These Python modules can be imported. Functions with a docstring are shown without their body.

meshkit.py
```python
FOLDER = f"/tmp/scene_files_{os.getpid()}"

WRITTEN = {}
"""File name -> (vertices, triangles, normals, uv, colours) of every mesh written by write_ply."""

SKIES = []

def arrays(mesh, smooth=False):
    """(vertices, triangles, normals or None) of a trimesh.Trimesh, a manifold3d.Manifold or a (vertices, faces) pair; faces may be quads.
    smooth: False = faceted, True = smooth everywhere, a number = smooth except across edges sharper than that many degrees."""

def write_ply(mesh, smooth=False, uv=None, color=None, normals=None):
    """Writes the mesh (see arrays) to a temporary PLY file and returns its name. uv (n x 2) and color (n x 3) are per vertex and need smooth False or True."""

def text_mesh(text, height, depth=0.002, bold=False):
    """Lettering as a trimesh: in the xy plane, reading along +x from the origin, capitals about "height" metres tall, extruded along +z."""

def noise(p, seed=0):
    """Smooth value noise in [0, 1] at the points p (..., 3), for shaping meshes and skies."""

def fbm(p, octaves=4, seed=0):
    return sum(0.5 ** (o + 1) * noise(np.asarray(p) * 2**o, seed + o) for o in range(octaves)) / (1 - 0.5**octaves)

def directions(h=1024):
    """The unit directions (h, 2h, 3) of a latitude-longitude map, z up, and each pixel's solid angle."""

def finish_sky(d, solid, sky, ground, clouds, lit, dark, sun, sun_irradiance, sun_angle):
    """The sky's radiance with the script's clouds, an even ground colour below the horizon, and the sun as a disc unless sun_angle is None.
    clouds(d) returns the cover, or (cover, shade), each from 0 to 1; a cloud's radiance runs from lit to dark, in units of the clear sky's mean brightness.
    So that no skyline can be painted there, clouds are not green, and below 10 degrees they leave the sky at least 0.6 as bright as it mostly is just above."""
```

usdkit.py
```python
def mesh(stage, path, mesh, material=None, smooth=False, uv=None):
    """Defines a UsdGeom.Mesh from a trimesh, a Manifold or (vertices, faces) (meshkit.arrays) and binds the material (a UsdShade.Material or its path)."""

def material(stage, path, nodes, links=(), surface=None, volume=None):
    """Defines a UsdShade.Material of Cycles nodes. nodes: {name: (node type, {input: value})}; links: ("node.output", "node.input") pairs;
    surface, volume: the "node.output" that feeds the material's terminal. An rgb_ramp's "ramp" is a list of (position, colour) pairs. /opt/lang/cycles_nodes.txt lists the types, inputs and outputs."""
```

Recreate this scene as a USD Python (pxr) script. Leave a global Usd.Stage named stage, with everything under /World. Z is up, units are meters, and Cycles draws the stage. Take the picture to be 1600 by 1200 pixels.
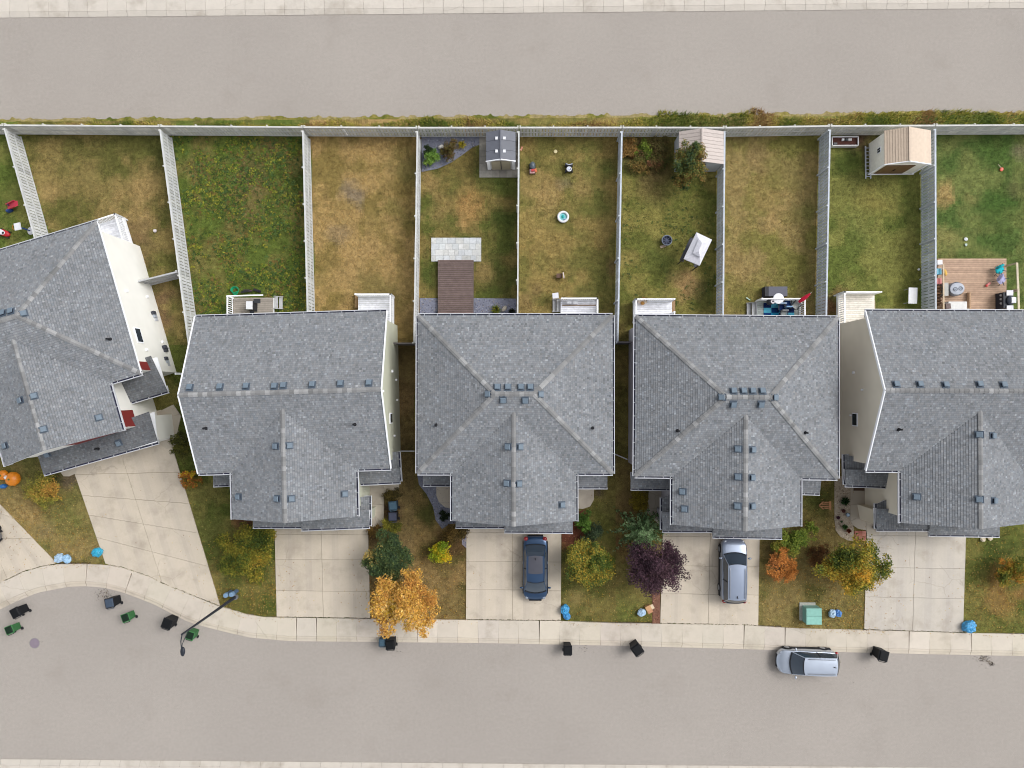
import math, random, re
import numpy as np, trimesh, shapely
import shapely.geometry as sg
import usdkit, meshkit
from pxr import Usd, UsdGeom, UsdLux, Gf, Sdf, Vt

# ------------------------------------------------------------------ camera, sky, sun, exposure
stage = Usd.Stage.CreateInMemory()
UsdGeom.SetStageUpAxis(stage, 'Z'); UsdGeom.SetStageMetersPerUnit(stage, 1.0)
UsdGeom.Xform.Define(stage, '/World'); UsdGeom.Scope.Define(stage, '/World/Looks')
FP, HC = 1067.0, 50.8                       # focal length in photo pixels, height of the drone
def _n(v): v = np.asarray(v, float); return v / np.linalg.norm(v)
CF = _n([-18 / FP, 18 / FP, -1.0]); CR = _n(np.cross(CF, [0, 1, 0])); CU = np.cross(CR, CF)
CP = np.array([0, 0, HC])
cam = UsdGeom.Camera.Define(stage, '/World/camera')
cam.AddTransformOp().Set(Gf.Matrix4d(*CR, 0, *CU, 0, *(-CF), 0, *CP, 1))
cam.CreateFocalLengthAttr(24.0); cam.CreateHorizontalApertureAttr(36.0 * 1066.667 / FP); cam.CreateVerticalApertureAttr(27.0)
cam.CreateClippingRangeAttr((0.5, 3000.0)); cam.CreateExposureAttr(1.10)
SUN = _n([0.80, 0.34, 0.95])
sun = UsdLux.DistantLight.Define(stage, '/World/sun')
sun.CreateNormalizeAttr(True); sun.CreateIntensityAttr(0.17); sun.CreateAngleAttr(28.0); sun.CreateColorAttr(Gf.Vec3f(1.0, 0.97, 0.93))
_z = SUN; _x = _n(np.cross([0, 1, 0], _z)); _y = np.cross(_z, _x)
sun.AddTransformOp().Set(Gf.Matrix4d(*_x, 0, *_y, 0, *_z, 0, 0, 0, 0, 1))
skym = usdkit.material(stage, '/World/Looks/sky_look', {
    'geo': ('texture_coordinate', {}),
    'sky': ('sky_texture', {'sky_type': 'single_scattering', 'sun_disc': False, 'sun_elevation': math.asin(SUN[2]), 'sun_rotation': math.atan2(SUN[0], SUN[1]), 'aerosol_density': 2.0}),
    'bw': ('rgb_to_bw', {}), 'nz': ('noise_texture', {'scale': 2.2, 'detail': 5.0}),
    'rmp': ('rgb_ramp', {'ramp': [(0.3, (0.84, 0.88, 0.96)), (0.7, (1.0, 1.0, 1.0))]}),
    'cl': ('mix', {'mix_type': 'multiply', 'fac': 1.0}), 'sep': ('separate_xyz', {}),
    'alt': ('map_range', {'from_min': 0.0, 'from_max': 1.0, 'to_min': 0.85, 'to_max': 1.75, 'clamp': True}), 'cz': ('mix', {'mix_type': 'multiply', 'fac': 1.0}),
    'mx': ('mix', {'mix_type': 'mix', 'fac': 0.86}),
    'bg': ('background_shader', {'strength': 0.112})},
    [('sky.color', 'bw.color'), ('geo.generated', 'nz.vector'), ('nz.fac', 'rmp.fac'), ('bw.val', 'cl.color1'), ('rmp.color', 'cl.color2'), ('geo.generated', 'sep.vector'), ('sep.z', 'alt.value'), ('cl.color', 'cz.color1'), ('alt.result', 'cz.color2'),
     ('sky.color', 'mx.color1'), ('cz.color', 'mx.color2'), ('mx.color', 'bg.color')], surface='bg.background')
dome = UsdLux.DomeLight.Define(stage, '/World/sky')
from pxr import UsdShade
UsdShade.MaterialBindingAPI.Apply(dome.GetPrim()).Bind(skym)
dome.GetPrim().SetCustomDataByKey('kind', 'structure')

# ------------------------------------------------------------------ helpers
def at(px, py, z=0.0):
    d = CF + CR * (px - 800) / FP + CU * (600 - py) / FP
    return CP + d * ((z - HC) / d[2])
def ray(px, py): return _n(CF + CR * (px - 800) / FP + CU * (600 - py) / FP)
KX = 1.5                                     # picture brightness of a level surface of albedo 1
def lin(c): c = np.asarray(c, float) / 255.0; return np.where(c <= 0.04045, c / 12.92, ((c + 0.055) / 1.055) ** 2.4)
def A(r, g, b): return tuple(np.clip(lin((r, g, b)) / KX, 0.0, 0.82))

class MB:
    def __init__(s): s.v, s.f, s.c, s.n = [], [], [], 0
    def raw(s, v, f, col=None):
        v = np.asarray(v, float).reshape(-1, 3); f = np.asarray(f, int)
        if f.shape[1] == 4: f = np.vstack([f[:, [0, 1, 2]], f[:, [0, 2, 3]]])
        s.v.append(v); s.f.append(f + s.n); s.n += len(v)
        s.c.append(np.broadcast_to(np.asarray((1, 1, 1) if col is None else col, float), (len(f), 3)))
        return s
    def poly(s, pts, col=None): return s.raw(pts, [[0, i, i + 1] for i in range(1, len(pts) - 1)], col)
    def box(s, c, d, rz=0.0, col=None, top=1.0):
        x, y, z = np.asarray(d, float) / 2
        p = np.array([[-x, -y, -z], [x, -y, -z], [x, y, -z], [-x, y, -z], [-x * top, -y * top, z], [x * top, -y * top, z], [x * top, y * top, z], [-x * top, y * top, z]])
        ca, sa = math.cos(rz), math.sin(rz)
        p = np.stack([p[:, 0] * ca - p[:, 1] * sa, p[:, 0] * sa + p[:, 1] * ca, p[:, 2]], 1) + np.asarray(c, float)
        return s.raw(p, [[0, 3, 2, 1], [4, 5, 6, 7], [0, 1, 5, 4], [1, 2, 6, 5], [2, 3, 7, 6], [3, 0, 4, 7]], col)
    def bar(s, a, b, w, h, col=None):
        a, b = np.asarray(a, float), np.asarray(b, float); t = _n(b - a)
        up = np.array([0, 0, 1.0]) if abs(t[2]) < 0.95 else np.array([1.0, 0, 0])
        sd = _n(np.cross(t, up)) * w / 2; u = np.cross(sd, t) / (w / 2) * h / 2
        p = [a - sd - u, a + sd - u, a + sd + u, a - sd + u, b - sd - u, b + sd - u, b + sd + u, b - sd + u]
        return s.raw(p, [[0, 1, 2, 3], [7, 6, 5, 4], [0, 4, 5, 1], [1, 5, 6, 2], [2, 6, 7, 3], [3, 7, 4, 0]], col)
    def tube(s, pts, r, n=8, col=None, cap=True):
        pts = np.asarray(pts, float); r = np.broadcast_to(np.asarray(r, float), (len(pts),)); V, k = [], len(pts)
        for i in range(k):
            t = _n(pts[min(i + 1, k - 1)] - pts[max(i - 1, 0)])
            a = _n(np.cross(t, [0, 0, 1] if abs(t[2]) < 0.9 else [1, 0, 0])); b = np.cross(t, a)
            th = np.arange(n) * 2 * math.pi / n
            V.append(pts[i] + r[i] * (np.cos(th)[:, None] * a + np.sin(th)[:, None] * b))
        f = [[i * n + j, i * n + (j + 1) % n, (i + 1) * n + (j + 1) % n, (i + 1) * n + j] for i in range(k - 1) for j in range(n)]
        s.raw(np.vstack(V), f, col)
        if cap: s.poly(V[0][::-1], col); s.poly(V[-1], col)
        return s
    def cyl(s, a, b, r, r2=None, n=14, col=None): return s.tube([a, b], [r, r if r2 is None else r2], n, col)
    def ball(s, c, r, n=2, col=None, seed=None, lump=0.0):
        m = trimesh.creation.icosphere(n); v = np.array(m.vertices)
        if lump: v = v * (1 + lump * (meshkit.fbm(v * 1.7 + (seed or 0) * 7.3, 3, seed or 0)[:, None] - 0.5) * 2)
        return s.raw(v * np.asarray(r, float) + np.asarray(c, float), m.faces, col)
    def prism(s, xy, z0, z1, col=None):
        p = xy if isinstance(xy, sg.Polygon) else sg.Polygon([q[:2] for q in xy])
        m = trimesh.creation.extrude_polygon(p.buffer(0), z1 - z0, engine='earcut'); m.apply_translation([0, 0, z0])
        return s.raw(m.vertices, m.faces, col)
    def lathe(s, prof, c=(0, 0, 0), n=20, col=None):
        prof = np.asarray(prof, float); th = np.arange(n) * 2 * math.pi / n; k = len(prof)
        V = np.stack([prof[:, 0:1] * np.cos(th), prof[:, 0:1] * np.sin(th), np.repeat(prof[:, 1:2], n, 1)], -1).reshape(-1, 3) + np.asarray(c, float)
        return s.raw(V, [[i * n + j, i * n + (j + 1) % n, (i + 1) * n + (j + 1) % n, (i + 1) * n + j] for i in range(k - 1) for j in range(n)], col)
    def grid(s, P, col=None, wrap=False):
        P = np.asarray(P, float); a, b = P.shape[:2]; e = b if wrap else b - 1
        f = [[i * b + j, i * b + (j + 1) % b, (i + 1) * b + (j + 1) % b, (i + 1) * b + j] for i in range(a - 1) for j in range(e)]
        return s.raw(P.reshape(-1, 3), f, col)
    def arrays(s): return np.vstack(s.v), np.vstack(s.f), np.vstack(s.c)

LOC, USED = {}, set()
NOGRASS = []
def path_of(name, parent=None):
    base = '/World' if parent is None else str(parent.GetPath() if hasattr(parent, 'GetPath') else parent)
    p, k = f'{base}/{name}', 0
    while p in USED: k += 1; p = f'{base}/{name}_{k:03d}'
    USED.add(p); return p
def tag(prim, label=None, cat=None, group=None, kind=None):
    for k, v in (('label', label), ('category', cat), ('group', group), ('kind', kind)):
        if v: prim.SetCustomDataByKey(k, v)
    return prim
def thing(name, label, cat, loc=(0, 0, 0), rz=0.0, group=None, kind=None):
    x = UsdGeom.Xform.Define(stage, path_of(name)); x.AddTranslateOp().Set(Gf.Vec3d(*map(float, loc)))
    if rz: x.AddRotateZOp().Set(math.degrees(rz))
    LOC[str(x.GetPath())] = np.asarray(loc, float)
    return tag(x.GetPrim(), label, cat, group, kind)
def put(name, mb, mat, parent=None, smooth=False, tint=False, label=None, cat=None, group=None, kind=None, world=False):
    """One Mesh prim; world=True: the points are in world space and the thing's base is taken off."""
    v, f, c = mb.arrays() if isinstance(mb, MB) else (*mb, None)
    p = path_of(name, parent)
    if world and parent is not None:
        v = v - LOC[str('/World/' + p.split('/')[2])]
    if smooth and tint:
        m = usdkit.mesh(stage, p, (v, f), MAT[mat], smooth=True)
    else:
        m = usdkit.mesh(stage, p, (v, f), MAT[mat], smooth=smooth)
    if tint:
        UsdGeom.PrimvarsAPI(m).CreatePrimvar('tint', Sdf.ValueTypeNames.Color3fArray, 'uniform').Set(Vt.Vec3fArray.FromNumpy(c.astype(np.float32)))
    m.CreateDoubleSidedAttr(True)
    return tag(m.GetPrim(), label, cat, group, kind)
def top(name, mb, mat, label, cat, loc=None, **k):
    """A thing of one mesh, its points in world space."""
    v, f, c = mb.arrays(); g = {x: k.pop(x) for x in ('group', 'kind') if x in k}
    base = np.array([*(v[:, :2].min(0) + v[:, :2].max(0)) / 2, 0]) if loc is None else np.asarray(loc, float)
    q = MB(); q.raw(v - base, f); q.c = [c]
    pr = put(name, q, mat, None, **k); UsdGeom.Xformable(pr).AddTranslateOp().Set(Gf.Vec3d(*base))
    return tag(pr, label, cat, **g)
def dup(src, label, loc, rz=0.0, group=None, scale=None):
    name = re.sub(r'_\d{3}$', '', src.GetName())
    x = UsdGeom.Xform.Define(stage, path_of(name)); x.AddTranslateOp().Set(Gf.Vec3d(*map(float, loc)))
    pr = x.GetPrim(); pr.GetReferences().AddInternalReference(src.GetPath()); pr.SetInstanceable(True)
    x.ClearXformOpOrder(); x.SetXformOpOrder([UsdGeom.XformOp(pr.GetAttribute('xformOp:translate'))])
    x.AddRotateZOp().Set(math.degrees(rz))
    return tag(pr, label, src.GetCustomDataByKey('category'), group or src.GetCustomDataByKey('group'))

MAT = {}
def mat(name, base=(0.5, 0.5, 0.5), rough=0.6, var=0.12, scale=6.0, bump=0.0, metal=0.0, tint=False, fine=0.0, fscale=60.0, spec=0.3, leaf=False, coat=0.0, var2=0.0, s2=0.6, dirt=None, cracks=False):
    """Procedural surface: a base colour (or the mesh's tint) varied by coarse and fine noise, with optional relief."""
    n = {'geo': ('geometry', {}), 'p': ('principled_bsdf', {'roughness': rough, 'metallic': metal, 'specular_ior_level': spec, 'coat_weight': coat, 'coat_roughness': 0.08})}
    L = []
    if tint: n['src'] = ('attribute', {'attribute': 'tint'}); cur = 'src.color'
    else: n['src'] = ('color', {'value': base}); cur = 'src.color'
    k = 0
    for amp, sc, det in ((var, scale, 4.0), (fine, fscale, 2.0), (var2, s2, 3.0)):
        if amp > 0:
            k += 1
            n[f'n{k}'] = ('noise_texture', {'scale': sc, 'detail': det}); L.append(('geo.position', f'n{k}.vector'))
            n[f'r{k}'] = ('map_range', {'from_min': 0.3, 'from_max': 0.7, 'to_min': 1 - amp, 'to_max': 1 + amp}); L.append((f'n{k}.fac', f'r{k}.value'))
            n[f'm{k}'] = ('mix', {'mix_type': 'multiply', 'fac': 1.0}); L += [(cur, f'm{k}.color1'), (f'r{k}.result', f'm{k}.color2')]; cur = f'm{k}.color'
    if dirt is not None:
        n['nd'] = ('noise_texture', {'scale': dirt[1], 'detail': 6.0, 'roughness': 0.65}); L.append(('geo.position', 'nd.vector'))
        n['rd'] = ('map_range', {'from_min': dirt[2], 'from_max': dirt[3], 'to_min': 0.0, 'to_max': dirt[4], 'clamp': True}); L.append(('nd.fac', 'rd.value'))
        n['md'] = ('mix', {'mix_type': 'mix', 'color2': dirt[0]}); L += [('rd.result', 'md.fac'), (cur, 'md.color1')]; cur = 'md.color'
    if cracks:
        n['cd'] = ('noise_texture', {'scale': 1.3, 'detail': 5.0}); n['cv'] = ('vector_math', {'math_type': 'multiply_add', 'vector2': (0.45, 0.45, 0.45)}); n['vo'] = ('voronoi_texture', {'feature': 'distance_to_edge', 'scale': 0.33})
        n['cr'] = ('map_range', {'from_min': 0.0, 'from_max': 0.010, 'to_min': 0.26, 'to_max': 0.0, 'clamp': True}); n['ck'] = ('noise_texture', {'scale': 0.28, 'detail': 1.0}); n['cm'] = ('map_range', {'from_min': 0.53, 'from_max': 0.58, 'to_min': 0.0, 'to_max': 1.0, 'clamp': True}); n['cf'] = ('math', {'math_type': 'multiply'}); n['cx'] = ('mix', {'mix_type': 'mix', 'color2': A(120, 108, 92)})
        L += [('geo.position', 'cd.vector'), ('cd.color', 'cv.vector1'), ('geo.position', 'cv.vector3'), ('cv.vector', 'vo.vector'), ('vo.distance', 'cr.value'), ('geo.position', 'ck.vector'), ('ck.fac', 'cm.value'), ('cr.result', 'cf.value1'), ('cm.result', 'cf.value2'), ('cf.value', 'cx.fac'), (cur, 'cx.color1')]; cur = 'cx.color'
    L.append((cur, 'p.base_color'))
    if bump:
        n['nb'] = ('noise_texture', {'scale': fscale, 'detail': 4.0}); n['b'] = ('bump', {'strength': min(1.0, bump), 'distance': 0.03})
        L += [('geo.position', 'nb.vector'), ('nb.fac', 'b.height'), ('b.normal', 'p.normal')]
    out = 'p.BSDF'
    if leaf:
        n['tr'] = ('translucent_bsdf', {}); n['mx'] = ('mix_closure', {'fac': 0.3}); L += [(cur, 'tr.color'), ('p.BSDF', 'mx.closure1'), ('tr.BSDF', 'mx.closure2')]; out = 'mx.closure'
    MAT[name] = usdkit.material(stage, f'/World/Looks/{name}', n, L, surface=out)
def P(*a): return [at(*q) if len(q) == 3 else at(*q, 0.0) for q in a]
def XY(pts, z=0.0): return [tuple(at(x, y, z)[:2]) for x, y in pts]

mat('lawn_ground', tint=True, rough=0.95, var=0.25, scale=3.0, fine=0.45, fscale=28.0, bump=0.8, spec=0.1)
mat('leafy', tint=True, rough=0.75, var=0.0, spec=0.25, leaf=True)
mat('shingle', tint=True, rough=0.9, var=0.05, scale=1.2, fine=0.14, fscale=45.0, bump=0.3, spec=0.15, var2=0.05, s2=0.3)
mat('asphalt', A(180, 171, 161), 0.92, var=0.055, scale=5.0, fine=0.18, fscale=26.0, bump=0.5, spec=0.15, var2=0.045, s2=0.10, dirt=(A(160, 150, 139), 0.30, 0.56, 0.85, 0.5))
mat('concrete', tint=True, rough=0.88, var=0.035, scale=1.6, fine=0.05, fscale=30.0, bump=0.25, spec=0.2, dirt=(A(170, 157, 140), 0.50, 0.52, 0.78, 0.75), cracks=True)
mat('earth', A(92, 78, 58), 0.95, var=0.3, scale=2.0, fine=0.3, fscale=20.0, bump=0.8, spec=0.1)
mat('cream_siding', (0.70, 0.68, 0.62), 0.6, var=0.03, scale=1.0)
mat('tan_siding', (0.69, 0.625, 0.50), 0.6, var=0.03, scale=1.0)
mat('sage_siding', A(218, 218, 194), 0.6, var=0.03, scale=1.0)
mat('mauve_siding', A(196, 192, 198), 0.6, var=0.03, scale=1.0)
mat('red_siding', A(132, 48, 44), 0.6, var=0.06, scale=2.0)
mat('white_trim', (0.80, 0.80, 0.81), 0.45, var=0.03, scale=2.0)
mat('gutter_metal', tint=True, rough=0.4, var=0.04, scale=3.0)
mat('painted', tint=True, rough=0.5, var=0.06, scale=5.0, fine=0.04)
mat('plastic', tint=True, rough=0.38, var=0.04, scale=5.0, spec=0.5)
mat('fence_wood', tint=True, rough=0.85, var=0.10, scale=2.5, fine=0.10, fscale=30.0, bump=0.3, spec=0.15)
mat('deck_wood', tint=True, rough=0.8, var=0.12, scale=4.0, fine=0.12, fscale=40.0, bump=0.3, spec=0.2)
mat('stone', tint=True, rough=0.9, var=0.10, scale=5.0, fine=0.12, fscale=25.0, bump=0.6, spec=0.15)
mat('bark', A(88, 74, 62), 0.95, var=0.3, scale=8.0, fine=0.3, bump=0.9, spec=0.1)
mat('dark_metal', A(52, 55, 62), 0.45, var=0.08, scale=6.0, metal=0.3)
mat('black_rubber', A(34, 34, 37), 0.8, var=0.1, scale=6.0)
mat('pane_dark', A(40, 48, 56), 0.06, var=0.05, scale=2.0, spec=0.9)
mat('fabric', tint=True, rough=0.85, var=0.06, scale=5.0, fine=0.08, fscale=50.0, bump=0.2, spec=0.15)
# ------------------------------------------------------------------ the setting: ground, alley, street
rng = np.random.default_rng(7)
b = MB(); b.raw([[-400, -400, -0.06], [400, -400, -0.06], [400, 400, -0.06], [-400, 400, -0.06]], [[0, 1, 2, 3]])
put('ground', b, 'earth', label='flat bare earth under the lawns, reaching to the horizon', cat='ground', kind='structure')
BACK = [(-300, 907), (-120, 985), (-40, 930), (7.5, 907), (39, 892), (69, 884), (92.5, 880.6), (132, 880.6), (169, 882), (190, 886), (232.5, 900), (258, 913), (342, 946), (388, 959.5), (414, 963.4), (433, 963.8), (579, 966), (727, 967.8), (876.6, 969.4), (960, 973), (1031, 973.7), (1160, 976), (1247.5, 981), (1350, 983.4), (1503.5, 988), (1600, 990), (1900, 1000)]
OUT = [(-300, 1010), (-120, 1020), (-40, 972), (25, 940), (59, 926), (106, 917), (130, 915.6), (162, 918), (190.5, 925), (217.5, 935), (241.5, 944.5), (273, 961), (294, 971.5), (312, 977), (351, 987), (390, 996), (451.5, 1001.5), (593, 1003), (750, 1004.5), (960, 1008.7), (1160, 1014), (1307.5, 1018.5), (1450, 1022), (1600, 1025), (1900, 1036)]
def resample(pts, n):
    p = np.asarray(pts, float); d = np.r_[0, np.cumsum(np.hypot(*np.diff(p, axis=0).T))]
    t = np.linspace(0, d[-1], n); return np.stack([np.interp(t, d, p[:, 0]), np.interp(t, d, p[:, 1])], 1)
back_w = np.array(XY(resample(BACK[2:], 1200))); out_w = np.array(XY(resample(OUT[2:], 1200)))
def nearest(curve, p):
    i = np.argmin(((curve - p) ** 2).sum(1)); return curve[i]
# street surface
st = sg.Polygon([*map(tuple, out_w), (60, -60), (-60, -60)]).buffer(0)
b = MB(); b.prism(st, -0.05, 0.0)
put('street', b, 'asphalt', label='worn pale asphalt street with rounded turning bulb at its left end', cat='street', kind='structure')
b = MB(); b.prism([(-80, at(0, 188)[1]), (80, at(0, 188)[1]), (80, 60), (-80, 60)], -0.05, 0.0)
put('alley', b, 'asphalt', label='pale asphalt lane running behind the back fences', cat='road', kind='structure')
# sidewalk slabs and rolled kerb
LINE = sg.LineString(out_w); SIDE = thing('sidewalk', 'pale concrete sidewalk with rolled kerb curving round the turning bulb', 'sidewalk', (0, 0, 0), kind='structure')
step, k, s = 1.50, 0, 0.0
def side_at(s):
    p = np.array(LINE.interpolate(s).coords[0]); q = np.array(LINE.interpolate(min(s + .05, LINE.length)).coords[0]); t = _n(q - p) if np.linalg.norm(q - p) > 1e-6 else np.array([1, 0.])
    nrm = np.array([-t[1], t[0]]); bk = nearest(back_w, p + nrm * 1.6); return p, bk
GAP = 0.009
while s + step < LINE.length:
    fine_ = 4; ss = np.linspace(s + GAP, s + step - GAP, fine_)
    e = [side_at(x) for x in ss]
    if -40.5 < e[0][0][0] < 40.5:
        g = 1 + 0.022 * rng.standard_normal() + (0.10 if rng.random() < .06 else 0)
        col = np.array(A(222, 210, 192)) * g * np.array([1, 1 + .006 * rng.standard_normal(), 1 + .014 * rng.standard_normal()])
        m1, m2 = MB(), MB()
        outp = np.array([q[0] for q in e]); bkp = np.array([q[1] for q in e])
        u = bkp - outp; w = np.linalg.norm(u, axis=1, keepdims=True); u = u / w; inn = outp + u * 0.40
        def sheet(m, a, za, c_, zc, cl):
            A3 = np.c_[a, np.full(len(a), za)]; C3 = np.c_[c_, np.full(len(a), zc)]
            A0, C0 = A3.copy(), C3.copy(); A0[:, 2] = -0.05; C0[:, 2] = -0.05
            m.grid([A0, A3, C3, C0], cl); m.poly([A0[0], A3[0], C3[0], C0[0]], cl); m.poly([A0[-1], C0[-1], C3[-1], A3[-1]], cl)
        sheet(m1, inn, 0.12, bkp - u * 0.006, 0.125, col); put('slab', m1, 'concrete', SIDE, tint=True)
        col2 = col * np.array([0.97, 0.955, 0.93])
        A3 = [np.c_[outp, np.full(4, -0.02)], np.c_[outp, np.full(4, 0.025)], np.c_[outp + u * 0.16, np.full(4, 0.05)], np.c_[outp + u * 0.27, np.full(4, 0.11)], np.c_[inn - u * 0.012, np.full(4, 0.12)], np.c_[inn - u * 0.012, np.full(4, -0.02)]]
        m2.grid(A3, col2); put('kerb', m2, 'concrete', SIDE, tint=True)
    s += step; k += 1
# the far side of the street and of the lane
for lab, nm, yk, ya, yb in (('pale concrete sidewalk along the far side of the street', 'sidewalk', 1186, 1194, 1232), ('pale concrete sidewalk along the far side of the lane', 'sidewalk', 28, 20, -18)):
    fs = thing(nm, lab, 'sidewalk', (0, 0, 0), kind='structure'); Yk, Ya, Yb = at(0, yk)[1], at(0, ya)[1], at(0, yb)[1]
    for x in np.arange(-40.5, 40.5, 1.5):
        c_ = np.array(A(221, 211, 197)) * (1 + .025 * rng.standard_normal()); m = MB(); m.box((x + .75, (Ya + Yb) / 2, .04), (1.482, abs(Yb - Ya), .16), 0, c_); put('slab', m, 'concrete', fs, tint=True)
        s_ = np.sign(Yb - Ya); m = MB(); m.raw([(x + .01, Yk, -.02), (x + 1.49, Yk, -.02), (x + 1.49, Yk, .03), (x + .01, Yk, .03), (x + 1.49, Ya - s_ * .01, .12), (x + .01, Ya - s_ * .01, .12)], [[0, 1, 2], [0, 2, 3], [3, 2, 4], [3, 4, 5]], c_ * .96); put('kerb', m, 'concrete', fs, tint=True)
for lab, y0_, y1_ in (('lawn strip beyond the far sidewalk of the street', -31.5, -60), ('lawn strip beyond the far sidewalk of the lane', 31.5, 60)):
    b = MB(); b.raw([(-80, y0_ + (.3 if y0_ > 0 else -.3) * 0, .05), (80, y0_, .05), (80, y1_, .05), (-80, y1_, .05)], [[0, 1, 2, 3]], np.array(A(100, 98, 44))); put('lawn', b, 'lawn_ground', tint=True, label=lab, cat='lawn', kind='structure')
w_ = at(54, 1005, 0); mh = thing('manhole_cover', 'round greyish manhole cover in the turning bulb', 'manhole cover', (w_[0], w_[1], 0)); put('frame', MB().lathe([(.36, .006), (.40, .006), (.40, .001)], n=24, col=np.array(A(150, 144, 142))), 'painted', mh, tint=True); put('lid', MB().lathe([(.001, .010), (.34, .010), (.355, .004)], n=24, col=np.array(A(146, 132, 142))), 'painted', mh, tint=True)
# driveways, laid slab by slab
def driveway(label, corners, us, vs, base=(219, 205, 184), name='driveway'):
    """corners: pixel quad top-left, top-right, bottom-right, bottom-left; us, vs: where the joints run (0 to 1)."""
    q = np.array(XY(corners)); c0 = q.mean(0)
    d = thing(name, label, name.replace('_', ' '), (*c0, 0), kind='structure')
    f = lambda u, v: (q[0] * (1 - u) + q[1] * u) * (1 - v) + (q[3] * (1 - u) + q[2] * u) * v
    for i in range(len(us) - 1):
        for j in range(len(vs) - 1):
            pl = sg.Polygon([f(us[i], vs[j]), f(us[i + 1], vs[j]), f(us[i + 1], vs[j + 1]), f(us[i], vs[j + 1])]).buffer(-0.010, join_style=2)
            g = 1 + 0.02 * rng.standard_normal()
            m = MB(); zt_ = 0.118 + 0.004 * rng.random(); bc_ = np.array(A(*base)) * g; m.prism(pl, -0.05, zt_ - .003, bc_)
            uu = np.linspace(us[i] + .002, us[i + 1] - .002, 15)     # tyre-worn bands along the drive
            for a_, b_ in zip(uu[:-1], uu[1:]):
                um = (a_ + b_) / 2; wear = sum(math.exp(-((um - c_) / .045) ** 2) for c_ in (.16, .36, .64, .84)); strip = sg.Polygon([f(a_, vs[j]), f(b_, vs[j]), f(b_, vs[j + 1]), f(a_, vs[j + 1])]).intersection(pl)
                if strip.geom_type == 'Polygon' and len(strip.exterior.coords) > 3:
                    cc = np.array(strip.exterior.coords)[:-1]; cc = cc if strip.exterior.is_ccw else cc[::-1]
                    m.poly(np.c_[cc, np.full(len(cc), zt_)], bc_ * (1.02 - .085 * wear * (1 + .2 * rng.standard_normal())) * np.array([1, 1, 1 + .02 * min(wear, 1)]))
            put('slab', m, 'concrete', d, tint=True, world=True)
    NOGRASS.append(sg.Polygon(q)); return d
driveway('concrete driveway at the left edge of the picture, ending at the turning bulb', [(-110, 700), (-8, 778), (90, 879), (-62, 932)], [0, .5, 1], [0, .3, .62, 1])
driveway('slanting concrete driveway of the tilted house, tyre-marked and empty', [(96, 676), (253, 640), (345, 946), (166, 880)], [0, .5, 1], [0, .32, .48, .63, .80, 1])
driveway('empty concrete driveway between the yellow-green shrubs and the dark green tree', [(429, 800), (575, 800), (579, 965), (433, 963)], [0, .5, 1], [0, .21, .45, .75, 1])
driveway('concrete driveway with the dark blue sedan', [(729, 800), (877, 800), (876.5, 969), (728, 967.5)], [0, .49, 1], [0, .19, .46, .72, 1])
driveway('concrete driveway with the silver estate car', [(1036, 800), (1187, 800), (1184, 977), (1031, 973.5)], [0, .49, 1], [0, .22, .48, .73, 1])
driveway('empty concrete driveway beside the large yellowing tree at right', [(1354, 800), (1509, 800), (1503.5, 987.5), (1349, 983)], [0, .49, 1], [0, .2, .47, .72, 1], base=(217, 207, 192))
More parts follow.
